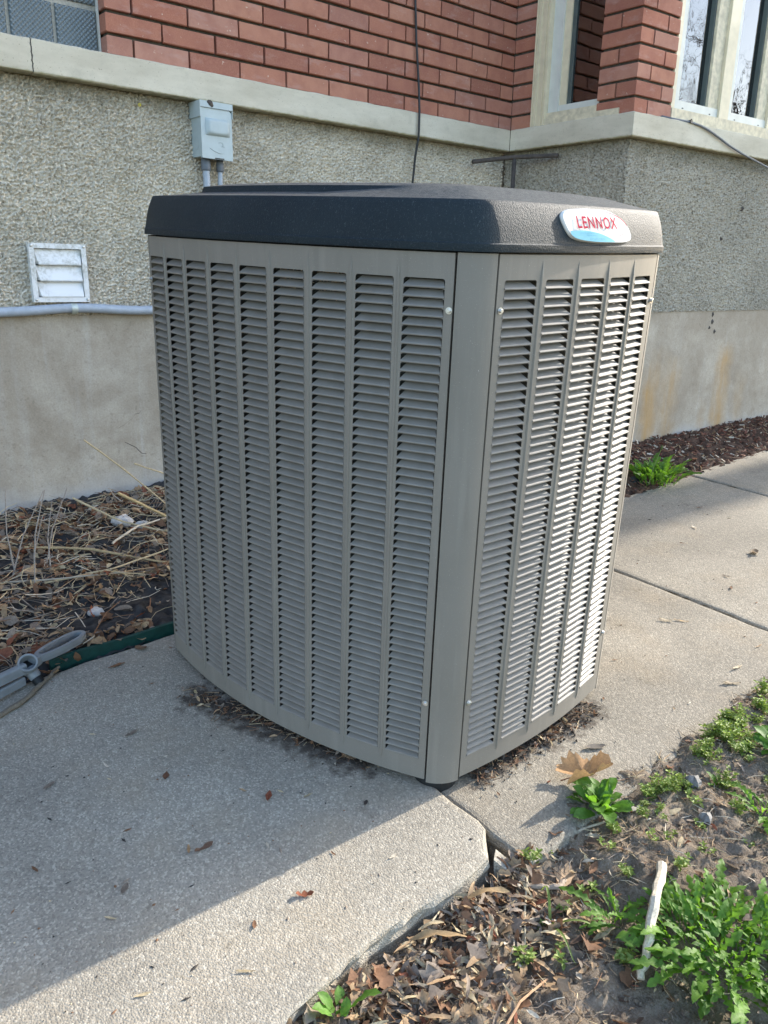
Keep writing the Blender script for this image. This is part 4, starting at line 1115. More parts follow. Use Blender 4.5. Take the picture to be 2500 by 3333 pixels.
# ---- dirt washed against the foot of the unit
dc = MB(); rng = random.Random(29)
for _ in range(3000):
    if rng.random() < .6: t = rng.random(); x, y, zf = .755+.15*t+rng.gauss(0, .020), 1.53-.43*t+rng.gauss(0, .024), slab_z
    else: x, y, zf = rng.uniform(1.05, 1.48), .922+rng.gauss(0, .017), W8
    r = .0007+.0035*rng.random()**4; mt = frame_of(rng, 1.5)
    dc.add([Vector((x, y, zf(x, y)+r*.4))+mt @ Vector((v[0]*r*rng.uniform(.7, 1.4), v[1]*r, v[2]*r*.7)) for v in OCT], OF)
tag(dc.build('dirt_crumbs', M_dirt), 'dark dirt crumbs gathered along the foot of the unit', 'dirt', kind='stuff')
dd = MB(); rng = random.Random(23)
for _ in range(420):
    if rng.random() < .55: t = rng.random(); x, y, zf = .74+.16*t+rng.gauss(0, .018), 1.53-.43*t+rng.gauss(0, .022), slab_z
    else: x, y, zf = rng.uniform(1.06, 1.47), .915+rng.gauss(0, .016), W8
    if rng.random() < .5: add_leaf(dd, (x, y, zf(x, y)+.006), rng.uniform(.006, .02), rng.uniform(.25, .6), pick(rng, [(BROWN, 4), (GREY, 3), (TAN, 2), (STRAW, 1)]), rng, .6)
    else:
        L_ = rng.uniform(.01, .035); a = rng.uniform(0, 6.283); z = zf(x, y)+.006
        dd.tube([(x-math.cos(a)*L_/2, y-math.sin(a)*L_/2, z+rng.uniform(-.002, .004)), (x+math.cos(a)*L_/2, y+math.sin(a)*L_/2, z+rng.uniform(-.002, .006))], [.0009, .0006], 3, False, pick(rng, [(BROWN, 3), (TAN, 2), (STRAW, 1), (GREY, 2)]))
tag(dd.build('swept_debris', M_litter), 'small dead leaf bits and twigs caught along the foot of the unit', 'debris', kind='stuff')

# ---- big curled tan maple leaf resting on the green rosette
def maple():
    b = MB(); th = []
    nr, na = 7, 49
    for k in range(nr+1):
        f = k/nr
        for i in range(na):
            a = -2.75+5.5*i/(na-1)
            lob = .62+.30*abs(math.cos(a*1.25))**1.6+.05*math.sin(a*19)+.03*math.sin(a*31)
            r = .078*lob*f; x = math.cos(a)*r; y = math.sin(a)*r*.92
            z = .010*math.sin(a*5)*f*f + 13*y*y + 1.5*x*x*(1 if x < 0 else 2.4)
            b.v.append((x, y, z))
    for k in range(nr):
        for i in range(na-1): q = k*na+i; b.f.append((q, q+na, q+na+1, q+1))
    b.c = [(.50, .30, .145)]*len(b.v)
    return b
ml = empty('maple_leaf'); tag(ml, 'large curled tan maple leaf propped up on the green rosette', 'leaf')
bl_ = maple(); bl_.build('blade', M_litter, ml, True)
vn = MB()
for a in (0, .75, -.75, 1.6, -1.6):
    pts = []
    for f in (.0, .3, .6, .85):
        x, y = math.cos(a)*.062*f, math.sin(a)*.062*f*.92
        pts.append((x, y, .010*math.sin(a*5)*f*f+13*y*y+1.5*x*x*(1 if x < 0 else 2.4)+.0006))
    vn.tube(pts, [.0011, .0009, .0006, .0003], 5, False, (.56, .40, .24))
vn.build('veins', M_litter, ml)
st = MB(); st.tube([(0, 0, 0), (-.03, .004, .004), (-.065, .010, .002)], [.0013, .0011, .0017], 6, True, (.22, .11, .06)); st.build('stalk', M_litter, ml)
ml.matrix_world = Matrix.Translation((1.222, .768, slab_z(1.23, .77)+.016)) @ (Matrix.Rotation(-.45, 4, 'Z') @ Matrix.Rotation(-.22, 4, 'Y') @ Matrix.Rotation(-.25, 4, 'X') @ Matrix.Scale(.82, 4))

# ---- weeds
def weed_leaf_mesh(name, L_, wd, teeth, arch, mat, seed, stalk=.0):
    """strap leaf rising from the base along +x, arching over; toothed for dandelion"""
    rg = random.Random(seed); b = MB(); n = 29 if teeth else 10; ang = arch[0]; px = pz = 0; ph = rg.random()
    for i in range(n):
        t = i/(n-1)
        if i: px += L_/(n-1)*math.cos(ang); pz += L_/(n-1)*math.sin(ang); ang += (arch[1]-arch[0])/(n-1)
        w0 = wd*(.14+.86*max(0, min(1, (t-stalk)/(.62-stalk)))**1.1)*(1-max(0, (t-.72)/.28)**2.2)**.5
        if teeth:
            saw = ((t*teeth+ph) % 1.0); w0 *= (.30+.85*saw) if t < .88 else .85
        k = .22+.12*math.sin(t*9+ph*6)
        for sgn in (-1, -.5, 0, .5, 1):
            back = -.35*w0*abs(sgn) if teeth else 0
            ripple = .06*wd*math.sin(t*26+sgn*2+ph*9)*abs(sgn)
            b.v.append((px+back*math.cos(ang), sgn*w0*.5*rg.uniform(.95, 1.05), pz+abs(sgn)*w0*.5*k+ripple))
    for i in range(n-1):
        for q in range(4): a = i*5+q; b.f.append((a, a+1, a+6, a+5))
    return b.mesh(name, mat, True)
dmesh = [weed_leaf_mesh('leaf', L_, wd, te, ar_, M_dand, i, .12) for i, (L_, wd, te, ar_) in enumerate([(.15, .030, 6, (.85, -.55)), (.17, .033, 7, (.6, -.35)), (.12, .028, 5, (1.1, -.2)), (.14, .034, 6, (.45, -.3)), (.10, .026, 4, (1.2, .2)), (.16, .029, 7, (.75, -.8))])]
rmesh = [weed_leaf_mesh('leaf', L_, wd, te, ar_, M_rosette, 20+i, .05) for i, (L_, wd, te, ar_) in enumerate([(.075, .024, 0, (1.0, -.3)), (.085, .026, 0, (.6, -.4)), (.06, .022, 0, (1.25, .1)), (.07, .026, 0, (.35, -.3))])]
def plant(name, x, y, zf, meshes, count, scale, label, cat, seed, spread=.02, group=None, lean=0, upr=0):
    rg = random.Random(seed); r = empty(name, (x, y, zf(x, y)-.004)); tag(r, label, cat, group)
    for i in range(count):
        o = link('leaf', meshes[i % len(meshes)], r); f = (i+.5)/count
        yaw = i*2.39996+rg.uniform(-.3, .3); face = yaw+rg.gauss(0, 1.5*(1-f)**1.5+.25); up = .55*(1-f)-.12+upr
        rad = spread*math.sqrt(f)
        s = scale*rg.uniform(.72, 1.12)*(.7+.3*f)
        o.matrix_local = Matrix.Translation((math.cos(yaw)*rad, math.sin(yaw)*rad, rg.uniform(0, .006))) @ Matrix.Rotation(face, 4, 'Z') @ Matrix.Rotation(-up+rg.uniform(-.15, .15), 4, 'Y') @ Matrix.Rotation(rg.uniform(-.5, .5), 4, 'X') @ Matrix.Scale(s, 4)
    return r
plant('dandelion', 1.090, .400, soil_z, dmesh, 290, .60, 'big sprawling dandelion clump in the sunny front bed, bottom right', 'weed', 1, .095, upr=.22)
plant('dandelion', 1.008, .545, soil_z, dmesh, 22, .52, 'small dandelion offshoot left of the big clump', 'weed', 2, .022)
plant('rosette_weed', 1.190, .712, soil_z, rmesh, 48, 1.0, 'bright green broad-leaved rosette beneath the curled tan leaf', 'weed', 3, .016, upr=.25)
plant('dandelion', 1.445, .485, soil_z, dmesh, 42, .52, 'mid-sized dandelion at the right edge of the front bed', 'weed', 4, .032, upr=.1)
plant('rosette_weed', 1.66, .565, soil_z, rmesh, 34, .95, 'smooth-leaved green rosette at the far right of the front bed', 'weed', 5, .014, upr=.2)
plant('rosette_weed', 1.46, .610, soil_z, rmesh, 6, .55, 'tiny upright sprout with few narrow leaves near the grey pebbles', 'weed', 6, .006)
plant('dandelion', 3.215, 1.83, lambda x, y: slab_z(x, y)-.01, dmesh, 110, .95, 'tall sunlit dandelion growing from the joint behind the unit', 'weed', 7, .09, upr=.6)
plant('rosette_weed', .535, .700, soil_z, rmesh, 6, .85, 'young glossy green shoot by the slab edge at the bottom', 'weed', 8, .006, upr=.5)
# dandelion bud stalk
b = MB(); b.tube([(3.10, 1.79, .12), (3.115, 1.785, .20), (3.15, 1.78, .275)], [.0022, .002, .0018], 6, False, (.20, .28, .08)); b.tube([(3.15, 1.78, .272), (3.153, 1.78, .281), (3.158, 1.78, .290)], [.003, .0065, .0045], 8, True, (.12, .15, .05))
tag(b.build('dandelion_bud', M_litter, smooth=True), 'closed dandelion bud on a thin stalk above the tall dandelion', 'flower bud')
# chickweed: low plants of paired little leaves
def chick_mesh(name, seed, stems, hgt):
    rg = random.Random(seed); b = MB()
    for s in range(stems):
        a = rg.uniform(0, 6.283); lean = rg.uniform(.2, 1.0); k = rg.randint(2, 4); p = Vector((rg.gauss(0, .004), rg.gauss(0, .004), 0))
        d = Vector((math.cos(a)*lean, math.sin(a)*lean, 1)).normalized()
        for j in range(k):
            q = p+d*hgt*rg.uniform(.25, .5); b.tube([p, q], [.0008, .0006], 3, False); p = q
            for side in range(2 if j < k-1 else 4):
                yaw = a+1.57*j+side*(3.14159 if j < k-1 else 1.57)+rg.uniform(-.3, .3); Ls = rg.uniform(.008, .015)*(1 if j < k-1 else .8); wd = Ls*rg.uniform(.42, .6)
                mt = Matrix.Rotation(yaw, 3, 'Z') @ Matrix.Rotation(-rg.uniform(-.1, .7), 3, 'Y')
                pts = [(0, 0, 0), (Ls*.35, wd*.5, .0012), (Ls*.7, wd*.4, .0008), (Ls, 0, -.001), (Ls*.7, -wd*.4, .0008), (Ls*.35, -wd*.5, .0012), (Ls*.5, 0, -.0008)]
                b.add([q+mt @ Vector(v) for v in pts], [(0, 6, 1), (1, 6, 2), (2, 6, 3), (3, 6, 4), (4, 6, 5), (5, 6, 0)])
    return b.mesh(name, M_chick, True)
cm = [chick_mesh('chickweed', 1, 3, .012), chick_mesh('chickweed', 2, 6, .02), chick_mesh('chickweed', 3, 12, .028), chick_mesh('chickweed', 4, 9, .024)]
rng = random.Random(44)
def chick(x, y, m_i, s, label, group):
    o = link('chickweed', cm[m_i]); o.location = (x, y, soil_z(x, y)-.001); o.rotation_euler = (0, 0, rng.uniform(0, 6.28)); o.scale = (s,)*3
    tag(o, label, 'weed', group)
for i in range(26):
    x = 1.64+rng.gauss(0, .13); y = .695-abs(rng.gauss(0, .045))-max(0, (1.6-x))*.12
    chick(x, y, rng.choice((2, 3, 1)), rng.uniform(.8, 1.3), 'bushy chickweed plant in the dense patch along the edge of the walk', 'chickweed along the walk edge')
for i in range(13):
    chick(1.30+rng.gauss(0, .045), .655+rng.gauss(0, .018), rng.choice((1, 2, 3)), rng.uniform(.45, .8), 'yellow-green chickweed in the trailing patch right of the rosette', 'chickweed beside the rosette')
for i, (x, y) in enumerate([(.99, .714), (.971, .758), (1.011, .704), (.957, .62), (1.193, .60), (1.249, .521), (1.177, .53), (.905, .615), (1.03, .62), (1.10, .585), (1.22, .575), (1.36, .60), (1.40, .53), (1.31, .56), (1.52, .64), (1.58, .60), (1.12, .64), (.88, .56), (.96, .50), (1.33, .48), (1.27, .62), (.83, .60), (1.05, .50), (1.48, .66), (1.17, .66), (1.55, .54)]):
    chick(x, y, 0 if i % 3 else 1, rng.uniform(.6, 1.05), 'pale green seedling standing alone on the bare soil', 'seedlings on the bare soil')
# grass blades by the litter
gr = empty('grass_tuft', (.915, .612, soil_z(.915, .612))); tag(gr, 'sparse tuft of long arching grass blades among the dead leaves', 'grass')
mg = m_leaf('grass_blade', (.14, .20, .05), (.22, .28, .08), .3)
for k, (a, L_, h) in enumerate([(-.9, .095, .022), (.9, .075, .045), (-2.0, .085, .02)]):
    b = MB(); n_ = 9
    for i in range(n_):
        t = i/(n_-1); wd = .0022*(1-t**3)+.0002; x = math.cos(a)*L_*t; y = math.sin(a)*L_*t; z = h*math.sin(min(1, t*1.15)*math.pi*.9)
        b.v += [(x-math.sin(a)*wd, y+math.cos(a)*wd, z), (x, y, z-.0008), (x+math.sin(a)*wd, y-math.cos(a)*wd, z)]
    b.f = [(3*i+j, 3*i+3+j, 3*i+4+j, 3*i+1+j) for i in range(n_-1) for j in range(2)]
    b.build('blade', mg, gr, True)

# ---- sticks and stones in the front bed
def stick(name, pts, r0, r1, col, label, cat='stick', seed=0, n=8, group=None):
    rg = random.Random(seed); P = []; k = 14; V = [Vector(p) for p in pts]
    seg = len(V)-1
    for i in range(k+1):
        t = i/k*seg; a = min(int(t), seg-1); P.append(V[a].lerp(V[a+1], t-a)+Vector((rg.gauss(0, r0*.18), rg.gauss(0, r0*.18), rg.gauss(0, r0*.12))))
    rad = [(r0+(r1-r0)*i/k)*rg.uniform(.84, 1.14) for i in range(k+1)]
    b = MB(); b.tube(P, rad, n, True, col); return tag(b.build(name, M_wood, smooth=False), label, cat, group)
sz = lambda x, y, h=.006: (x, y, soil_z(x, y)+h)
stick('broken_stick', [sz(1.142, .545, .010), sz(1.05, .505, .060), sz(.985, .475, .042), sz(.938, .455, .010)], .0085, .0065, (.62, .55, .42), 'thick bleached split stick lying across the big dandelion', seed=1)
stick('twig', [sz(1.075, .715, .005), sz(1.12, .70, .006), sz(1.20, .672, .005)], .0026, .002, (.45, .38, .29), 'thin pale twig lying below the rosette', seed=2, n=6)
stick('twig', [sz(1.01, .655, .006), sz(.985, .650, .008), sz(.945, .688, .006)], .0055, .0048, (.36, .29, .22), 'stout grey-brown twig near the slab corner', seed=3, n=7)
stick('stem', [sz(.66, .52, .010), sz(.755, .545, .018), sz(.835, .555, .008)], .0022, .0018, (.46, .29, .17), 'long smooth tan stem at the bottom edge of the litter', seed=4, n=6)
stick('stem', [sz(.96, .70, .006), sz(.90, .655, .009), sz(.835, .60, .006)], .0019, .0016, (.55, .47, .32), 'straight straw stem crossing the dead leaf litter', seed=5, n=6)
stick('twig', [sz(.72, .715, .02), sz(.76, .735, .028), sz(.80, .752, .030)], .0016, .0012, (.60, .52, .38), 'thin bleached twig leaning on the slab edge', seed=6, n=6)
for (x, y, l_, a, tl) in ((.735, .705, .10, -.75, .10), (.855, .708, .085, -.55, .05)):
    ground_leaf('willow_leaf', x, y, l_, .16, (.46, .32, .17), a, -.9, lambda X, Y: soil_z(X, Y)+.018, 'long arched tan willow leaf bridging litter and the slab edge' if x < .8 else 'long straight tan willow leaf below the chipped slab corner', seed=int(x*1000), tilt=-tl)
ground_leaf('dead_leaf', 1.02, .665, .075, .5, (.42, .30, .19), .6, .2, lambda X, Y: soil_z(X, Y)+.002, 'broad flat tan leaf half sunk in the soil near the stout twig', seed=90)
ground_leaf('dead_leaf', 1.24, .668, .055, .24, (.50, .46, .38), -.2, .5, lambda X, Y: soil_z(X, Y)+.004, 'bleached toothed leaf just below the rosette', seed=91, lobes=3)
ground_leaf('dead_leaf', 1.365, .755, .060, .14, (.42, .26, .15), -.45, .7, lambda X, Y: soil_z(X, Y)+.004, 'narrow curled brown leaf at the edge of the walk', seed=92)
ground_leaf('dead_leaf', 1.005, .495, .035, .4, (.27, .17, .13), .0, .8, lambda X, Y: soil_z(X, Y)+.003, 'dull purple-brown leaf against the bleached stick', seed=93)
def stone(name, x, y, z, r, label, mat=None, seed=0):
    rg = random.Random(seed); b = MB(); n_, m_ = 9, 6
    for j in range(m_+1):
        for i in range(n_):
            th = math.pi*j/m_; ph = 6.283*i/n_; k = r*(1+.16*math.sin(3*ph+seed)+.12*math.cos(2*th+ph*2+seed)+rg.uniform(-.06, .06))
            b.v.append((math.cos(ph)*math.sin(th)*k*1.2, math.sin(ph)*math.sin(th)*k, math.cos(th)*k*.7))
    b.f = [(j*n_+i, (j+1)*n_+i, (j+1)*n_+(i+1) % n_, j*n_+(i+1) % n_) for j in range(m_) for i in range(n_)]
    o = b.build(name, mat or M_stone, smooth=False); o.location = (x, y, z); return tag(o, label, 'stone')
MG = simple('grey_pebble', (.19, .18, .165), .7, .4, .2, 100, .4)
stone('pebble', 1.408, .632, soil_z(1.408, .632)+.006, .016, 'rounded grey pebble in the front bed, farther of two', MG, 1)
stone('pebble', 1.335, .565, soil_z(1.335, .565)+.005, .014, 'rounded grey pebble in the front bed, nearer of two', MG, 2)

# ---- left bed: edging, sprinkler, straw, stones
ed = MB(); k = 24
for i in range(k+1):
    x = .52+.95*i/k; y = 1.846+.003*math.sin(i*.5); z = slab_z(x, y)
    ed.v += [(x, y, z-.06), (x, y, z+.022+.002*math.sin(i)), (x, y+.008, z+.024+.002*math.sin(i)), (x, y+.010, z-.06)]
ed.f = [(4*i+j, 4*i+4+j, 4*i+5+j, 4*i+1+j) for i in range(k) for j in range(3)] + [(0, 1, 2, 3)]
tag(ed.build('garden_edging', M_green), 'dark green metal garden edging behind the slab', 'edging')
sp = empty('lawn_sprinkler', (.456, 1.80, slab_z(.456, 1.80))); tag(sp, 'grey metal sprinkler base with loop arm lying at the slab edge', 'sprinkler')
zs = sp.location.z
def slx(mb, name, mat, smooth=True): return loc_build(mb, name, mat, sp, smooth, sp.location)
lp = []                                            # elongated ring: the right arm
c0, c1 = Vector((.492, 1.835, zs+.050)), Vector((.622, 1.905, zs+.046)); ax = (c1-c0).normalized(); sd = Vector((-ax.y, ax.x, 0)).normalized()
for i in range(36):
    t = 2*math.pi*i/36; ct, st_ = math.cos(t), math.sin(t)
    e_ = (c0+c1)/2 + ax*(abs(ct)**.75*(1 if ct > 0 else -1))*.076 + sd*(abs(st_)**.85*(1 if st_ > 0 else -1))*(.0200+.0035*ct); lp.append(e_)
b = MB(); m_ = len(lp); sec = [(-.0045, -.009), (.0045, -.009), (.0055, 0), (.0045, .009), (-.0045, .009), (-.0055, 0)]; n_ = len(sec)
for i, p in enumerate(lp):
    d = (lp[(i+1) % m_]-lp[i-1]).normalized(); o_ = Vector((d.y, -d.x, 0)).normalized()
    for (a_, h_) in sec: b.v.append(tuple(p+o_*a_+Vector((0, 0, h_))))
b.f = [(i*n_+j, ((i+1) % m_)*n_+j, ((i+1) % m_)*n_+(j+1) % n_, i*n_+(j+1) % n_) for i in range(m_) for j in range(n_)]
slx(b, 'loop_arm', M_sprink, False)
hub = Vector((.462, 1.812, zs+.048)); up_ = Vector((-.18, -.62, .76)).normalized()
def lathe(mb, o, axis, prof, n=24):
    ref = Vector((1, 0, 0)) if abs(axis.x) < .8 else Vector((0, 1, 0)); a_ = axis.cross(ref).normalized(); c_ = axis.cross(a_); base = len(mb.v)
    for (h, r) in prof:
        for k_ in range(n): t = 2*math.pi*k_/n; mb.v.append(tuple(o+axis*h+(a_*math.cos(t)+c_*math.sin(t))*r))
    for q in range(len(prof)-1):
        for k_ in range(n): mb.f.append((base+q*n+k_, base+q*n+(k_+1) % n, base+q*n+n+(k_+1) % n, base+q*n+n+k_))
b = MB(); lathe(b, hub, up_, [(-.026, .001), (-.026, .015), (-.022, .0185), (.008, .0190), (.010, .0225), (.019, .0230), (.021, .0215), (.020, .0180), (-.006, .0170)]); slx(b, 'socket', M_sprink, False)
b = MB(); b.tube([hub-up_*.0055, hub-up_*.0050], .0168, 20); slx(b, 'socket_bore', M_black)
dn = Vector((.30, -.62, -.72)).normalized(); q0 = hub-up_*.014
b = MB(); b.tube([q0, q0+dn*.026, q0+dn*.030], [.0165, .0140, .0128], 16); slx(b, 'outlet', M_sprink)
b = MB(); b.tube([q0+dn*(.030+.0020*i) for i in range(9)], [.0120 if i % 2 else .0135 for i in range(9)], 16); slx(b, 'thread', M_black)
def bar(p, q, hw, hh):
    d = (q-p).normalized(); o_ = Vector((-d.y, d.x, 0)).normalized(); u = Vector((0, 0, 1)); mb = []
    for e_ in (p, q):
        for (a_, c_) in ((-1, -1), (1, -1), (1, .7), (.6, 1), (-.6, 1), (-1, .7)): mb.append(tuple(e_+o_*hw*a_+u*hh*c_))
    return mb, [(i, (i+1) % 6, 6+(i+1) % 6, 6+i) for i in range(6)]+[(5, 4, 3, 2, 1, 0), (6, 7, 8, 9, 10, 11)]
b = MB(); b.add(*bar(hub+Vector((-.010, -.004, 0)), hub+Vector((-.28, -.10, -.006)), .0095, .012)); b.add(*bar(hub+Vector((.010, .006, 0)), c0+Vector((.0, .0, 0)), .0105, .012))
b.add(*bar(hub+Vector((-.016, -.008, -.03)), hub+Vector((-.28, -.12, -.034)), .006, .010)); slx(b, 'arm', M_sprink, False)
# flat bark strip on the slab edge in front of the sprinkler
stick('bark_strip', [(.33, 1.70, slab_z(.33, 1.70)+.006), (.42, 1.735, slab_z(.42, 1.735)+.006), (.50, 1.80, slab_z(.5, 1.8)+.007), (.535, 1.835, slab_z(.535, 1.835)+.007)], .0075, .004, (.20, .165, .12), 'dark weathered bark strip on the slab in front of the sprinkler', 'bark', 21, 6)
bz = lambda x, y, h=.012: (x, y, bed_z(x, y)+h)
for i, (pts, r, col, lab) in enumerate([
    ([(.923, 2.6, .45), (1.054, 2.6, .328), (1.20, 2.6, .176), (1.30, 2.59, .12)], .0030, STRAW, 'long straw stalk leaning up in front of the left foundation wall'),
    ([(1.115, 2.66, .33), (1.21, 2.65, .285), (1.50, 2.6, .14)], .0032, STRAW, 'short pale stalk end poking out beside the unit'),
    ([(1.003, 2.55, .264), (1.168, 2.55, .152), (1.30, 2.5, .12)], .0058, (.50, .38, .20), 'thickest golden stalk sloping down behind the unit'),
    ([(.905, 2.72, .225), (1.02, 2.60, .150), (1.11, 2.45, .132), (1.22, 2.36, .125)], .0036, STRAW, 'bent straw stalk sloping from the wall onto the leaves'),
    ([bz(.69, 2.57, .02), bz(.85, 2.45, .022), bz(1.01, 2.22, .02), bz(1.2, 2.1, .012)], .0042, (.50, .37, .20), 'long tan stalk lying diagonally across the left bed'),
    ([bz(.66, 2.30, .018), bz(.84, 2.25, .022), bz(1.04, 2.30, .02), bz(1.2, 2.36, .015)], .0032, STRAW, 'thin straw stalk crossing under the diagonal tan stalk'),
    ([bz(.93, 2.45, .026), bz(1.05, 2.52, .03), bz(1.22, 2.58, .02)], .0042, PALE, 'pale broken stalk near the wall behind the unit'),
    ([bz(.86, 2.21, .020), bz(.99, 2.22, .022), bz(1.18, 2.28, .018)], .0026, TAN, 'slender brown stalk next to the unit in the left bed'),
    ([bz(.48, 2.42, .02), bz(.66, 2.30, .028), bz(.86, 2.19, .015)], .0030, (.42, .36, .28), 'grey dry stalk at the far left of the bed'),
]): stick('dry_stalk', pts, r, r*.75, col, lab, 'stalk', 40+i, 7)
for i, (x0, y0, x1, y1, z1, r) in enumerate([(.62, 2.44, .64, 2.52, .345, .0028), (.60, 2.42, .745, 2.5, .325, .0026), (.66, 2.40, .74, 2.47, .335, .0030), (.70, 2.42, .82, 2.5, .325, .0024), (.56, 2.40, .60, 2.5, .32, .0026), (.70, 2.36, .755, 2.46, .30, .0022), (.63, 2.30, .70, 2.38, .285, .0022), (.55, 2.44, .53, 2.5, .36, .0024)]):
    stick('bare_twig', [bz(x0, y0, -.01), ((x0+x1)/2-.012, (y0+y1)/2, (bed_z(x0, y0)+z1)/2), (x1, y1, z1)], r, r*.5, (.33, .285, .24), ['bare twig in the left bed, farthest from the unit but one', 'bare twig in the left bed that leans furthest right at its foot', 'stoutest bare twig in the left bed, just behind the leaning one', 'bare twig in the left bed that stands nearest the unit', 'bare thin twig at the left picture edge, second from the left', 'short bare twig in the left bed right of the stoutest one', 'shortest bare twig in the left bed, nearest the sprinkler', 'tallest bare twig in the left bed, at the left picture edge'][i], 'twig', 70+i, 6, 'upright twigs in the left bed')
# straw and leaf mass
sm_ = MB(); rng = random.Random(77)
def bedpt():
    while True:
        x = rng.uniform(.25, 1.5); y = rng.uniform(1.89, 2.93); d = (2.93-y)
        # bare weed fabric shows in the front part, nearest the unit
        if y < 2.12 and x > .62 and rng.random() < .82: continue
        return x, y
for _ in range(1500):
    x, y = bedpt(); L_ = rng.uniform(.03, .20)*rng.random()**.4; a = rng.gauss(.1, 1.1); h = rng.random()*.024+.002; bend = rng.gauss(0, .016); tl = rng.gauss(0, .012)
    c = pick(rng, [(STRAW, 4), (TAN, 2), (GREY, 4), (PALE, 2), (BROWN, 2)])
    pts = []
    for t in (0, .33, .67, 1):
        X = x+math.cos(a)*L_*(t-.5)-math.sin(a)*bend*math.sin(t*3.14); Y = y+math.sin(a)*L_*(t-.5)+math.cos(a)*bend*math.sin(t*3.14)
        Y = min(max(Y, 1.87), 2.95); pts.append((X, Y, bed_z(X, Y)+h+tl*(t-.5)))
    r = rng.uniform(.0007, .0017); sm_.tube(pts, [r, r, r*.9, r*.6], 4, False, c)
tag(sm_.build('straw_litter', M_wood), 'tangle of dry straw and stems in the left bed', 'straw', kind='stuff')
bl2 = MB()
for _ in range(2600):
    x, y = bedpt(); typ = rng.random()
    if typ < .5: add_leaf(bl2, (x, y, bed_z(x, y)+.004+.016*rng.random()), rng.uniform(.02, .055), rng.uniform(.3, .7), pick(rng, [(BROWN, 5), (TAN, 4), (RED, 2), (GREY, 4), (STRAW, 1)]), rng, .5, lobes=rng.choice((0, 0, 2)))
    else: add_leaf(bl2, (x, y, bed_z(x, y)+.003+.01*rng.random()), rng.uniform(.010, .03), rng.uniform(.3, .7), pick(rng, [(BROWN, 5), (TAN, 3), (GREY, 4), (STRAW, 2), (PALE, 1)]), rng, .5)
for _ in range(90):                                  # along the edging and over the front corner
    x = rng.uniform(.30, .80); y = 1.845+rng.random()*.07-(.03 if x < .55 else 0); add_leaf(bl2, (x, y, max(slab_z(x, y), bed_z(x, y) if y > 1.85 else 0)+.012), rng.uniform(.015, .05), rng.uniform(.3, .7), pick(rng, [(BROWN, 3), (TAN, 4), (GREY, 3)]), rng, .5)
tag(bl2.build('bed_leaf_litter', M_litter, smooth=True), 'brown dead leaves covering the left bed by the foundation', 'leaf litter', kind='stuff')
stone('pebble', .712, 2.045, bed_z(.712, 2.045)+.010, .018, 'pale angular stone lying alone on the black weed fabric', None, 4)
stone('pebble', 1.04, 2.62, bed_z(1.04, 2.62)+.014, .030, 'pale limestone lump among leaves near the foundation', None, 5)
stone('pebble', 1.10, 2.59, bed_z(1.10, 2.59)+.012, .024, 'smaller pale limestone lump next to the larger one', None, 6)

# ---- mulch chips under the bay
mc = MB(); rng = random.Random(91)
for _ in range(2600):
    x = rng.uniform(3.0, 5.6); y = rng.uniform(1.795, 2.24+(x-3.4)*-.07)
    L_ = rng.uniform(.008, .035); wd = L_*rng.uniform(.12, .4); th = .0025; mt = frame_of(rng, .5); z = mulch_z(x, y)+.005
    c = pick(rng, [((.18, .075, .05), 5), ((.13, .06, .04), 4), ((.27, .14, .09), 3), (TAN, 3), ((.08, .045, .032), 3), (PALE, 2)])
    vs = [Vector((x, y, z))+mt @ Vector((sx*L_/2, sy*wd/2*rng.uniform(.6, 1.1), sz_*th/2)) for sz_ in (-1, 1) for sy in (-1, 1) for sx in (-1, 1)]
    mc.add(vs, [(0, 2, 3, 1), (4, 5, 7, 6), (0, 1, 5, 4), (2, 6, 7, 3), (0, 4, 6, 2), (1, 3, 7, 5)], c)
tag(mc.build('mulch_chips', M_wood), 'red-brown bark mulch under the bay window', 'mulch', kind='stuff')
ground_leaf('dead_leaf', 3.44, 1.86, .05, .5, (.30, .07, .04), 1.3, .9, lambda x, y: mulch_z(x, y)+.012, 'dark red leaf standing in the mulch beside the tall dandelion', seed=95)
ground_leaf('dead_leaf', 3.64, 1.87, .05, .5, (.45, .20, .09), .4, .7, lambda x, y: mulch_z(x, y)+.012, 'orange-brown leaf on the mulch right of the dark red leaf', seed=96)

# ---- bare trees in the yard, outside the picture: they dapple the walk and show in the window panes
def bare_tree(x, y, H, r0, seed, label, first=.35, spread=.55, depth=5):
    rg = random.Random(seed); t = empty('bare_tree', (x, y, far_z(x, y))); tag(t, label, 'tree', 'bare trees in the yard')
    tr = MB(); br = MB()
    def grow(mb, p, d, L_, r, lev):
        pts = [p]; n_ = 4; q = p.copy(); dd_ = d.copy()
        for i in range(n_):
            jt = .10 if lev else .008; dd_ = (dd_+Vector((rg.gauss(0, jt), rg.gauss(0, jt), rg.gauss(0, jt*.6)))).normalized(); q = q+dd_*L_/n_; pts.append(q.copy())
        mb.tube(pts, [r*(1-.45*i/n_) for i in range(n_+1)], 8 if lev < 2 else 4, False)
        if lev >= depth: return
        for _ in range(3 if lev else 5):
            k = rg.randint(1 if lev else 3, n_); a = rg.uniform(0, 6.283); ref = Vector((math.cos(a), math.sin(a), rg.uniform(-.1, .5)))
            nd = (dd_*(1-spread*.6)+ref*spread).normalized(); nd.z = max(nd.z, -.1)
            grow(br, pts[k], nd, L_*rg.uniform(.55, .8), r*.5*rg.uniform(.8, 1.1), lev+1)
    grow(tr, Vector((0, 0, -.1)), Vector((0, 0, 1)), H*.5, r0, 0)
    tr.build('trunk', M_bark, t, True); br.build('branches', M_bark, t, True)
bare_tree(13.6, .47, 26, .20, 1, 'bare tree with a stout trunk far along the walk, outside the picture')
bare_tree(24.5, -13.5, 8.0, .15, 2, 'bare tree out in the yard, reflected in the bay window panes')
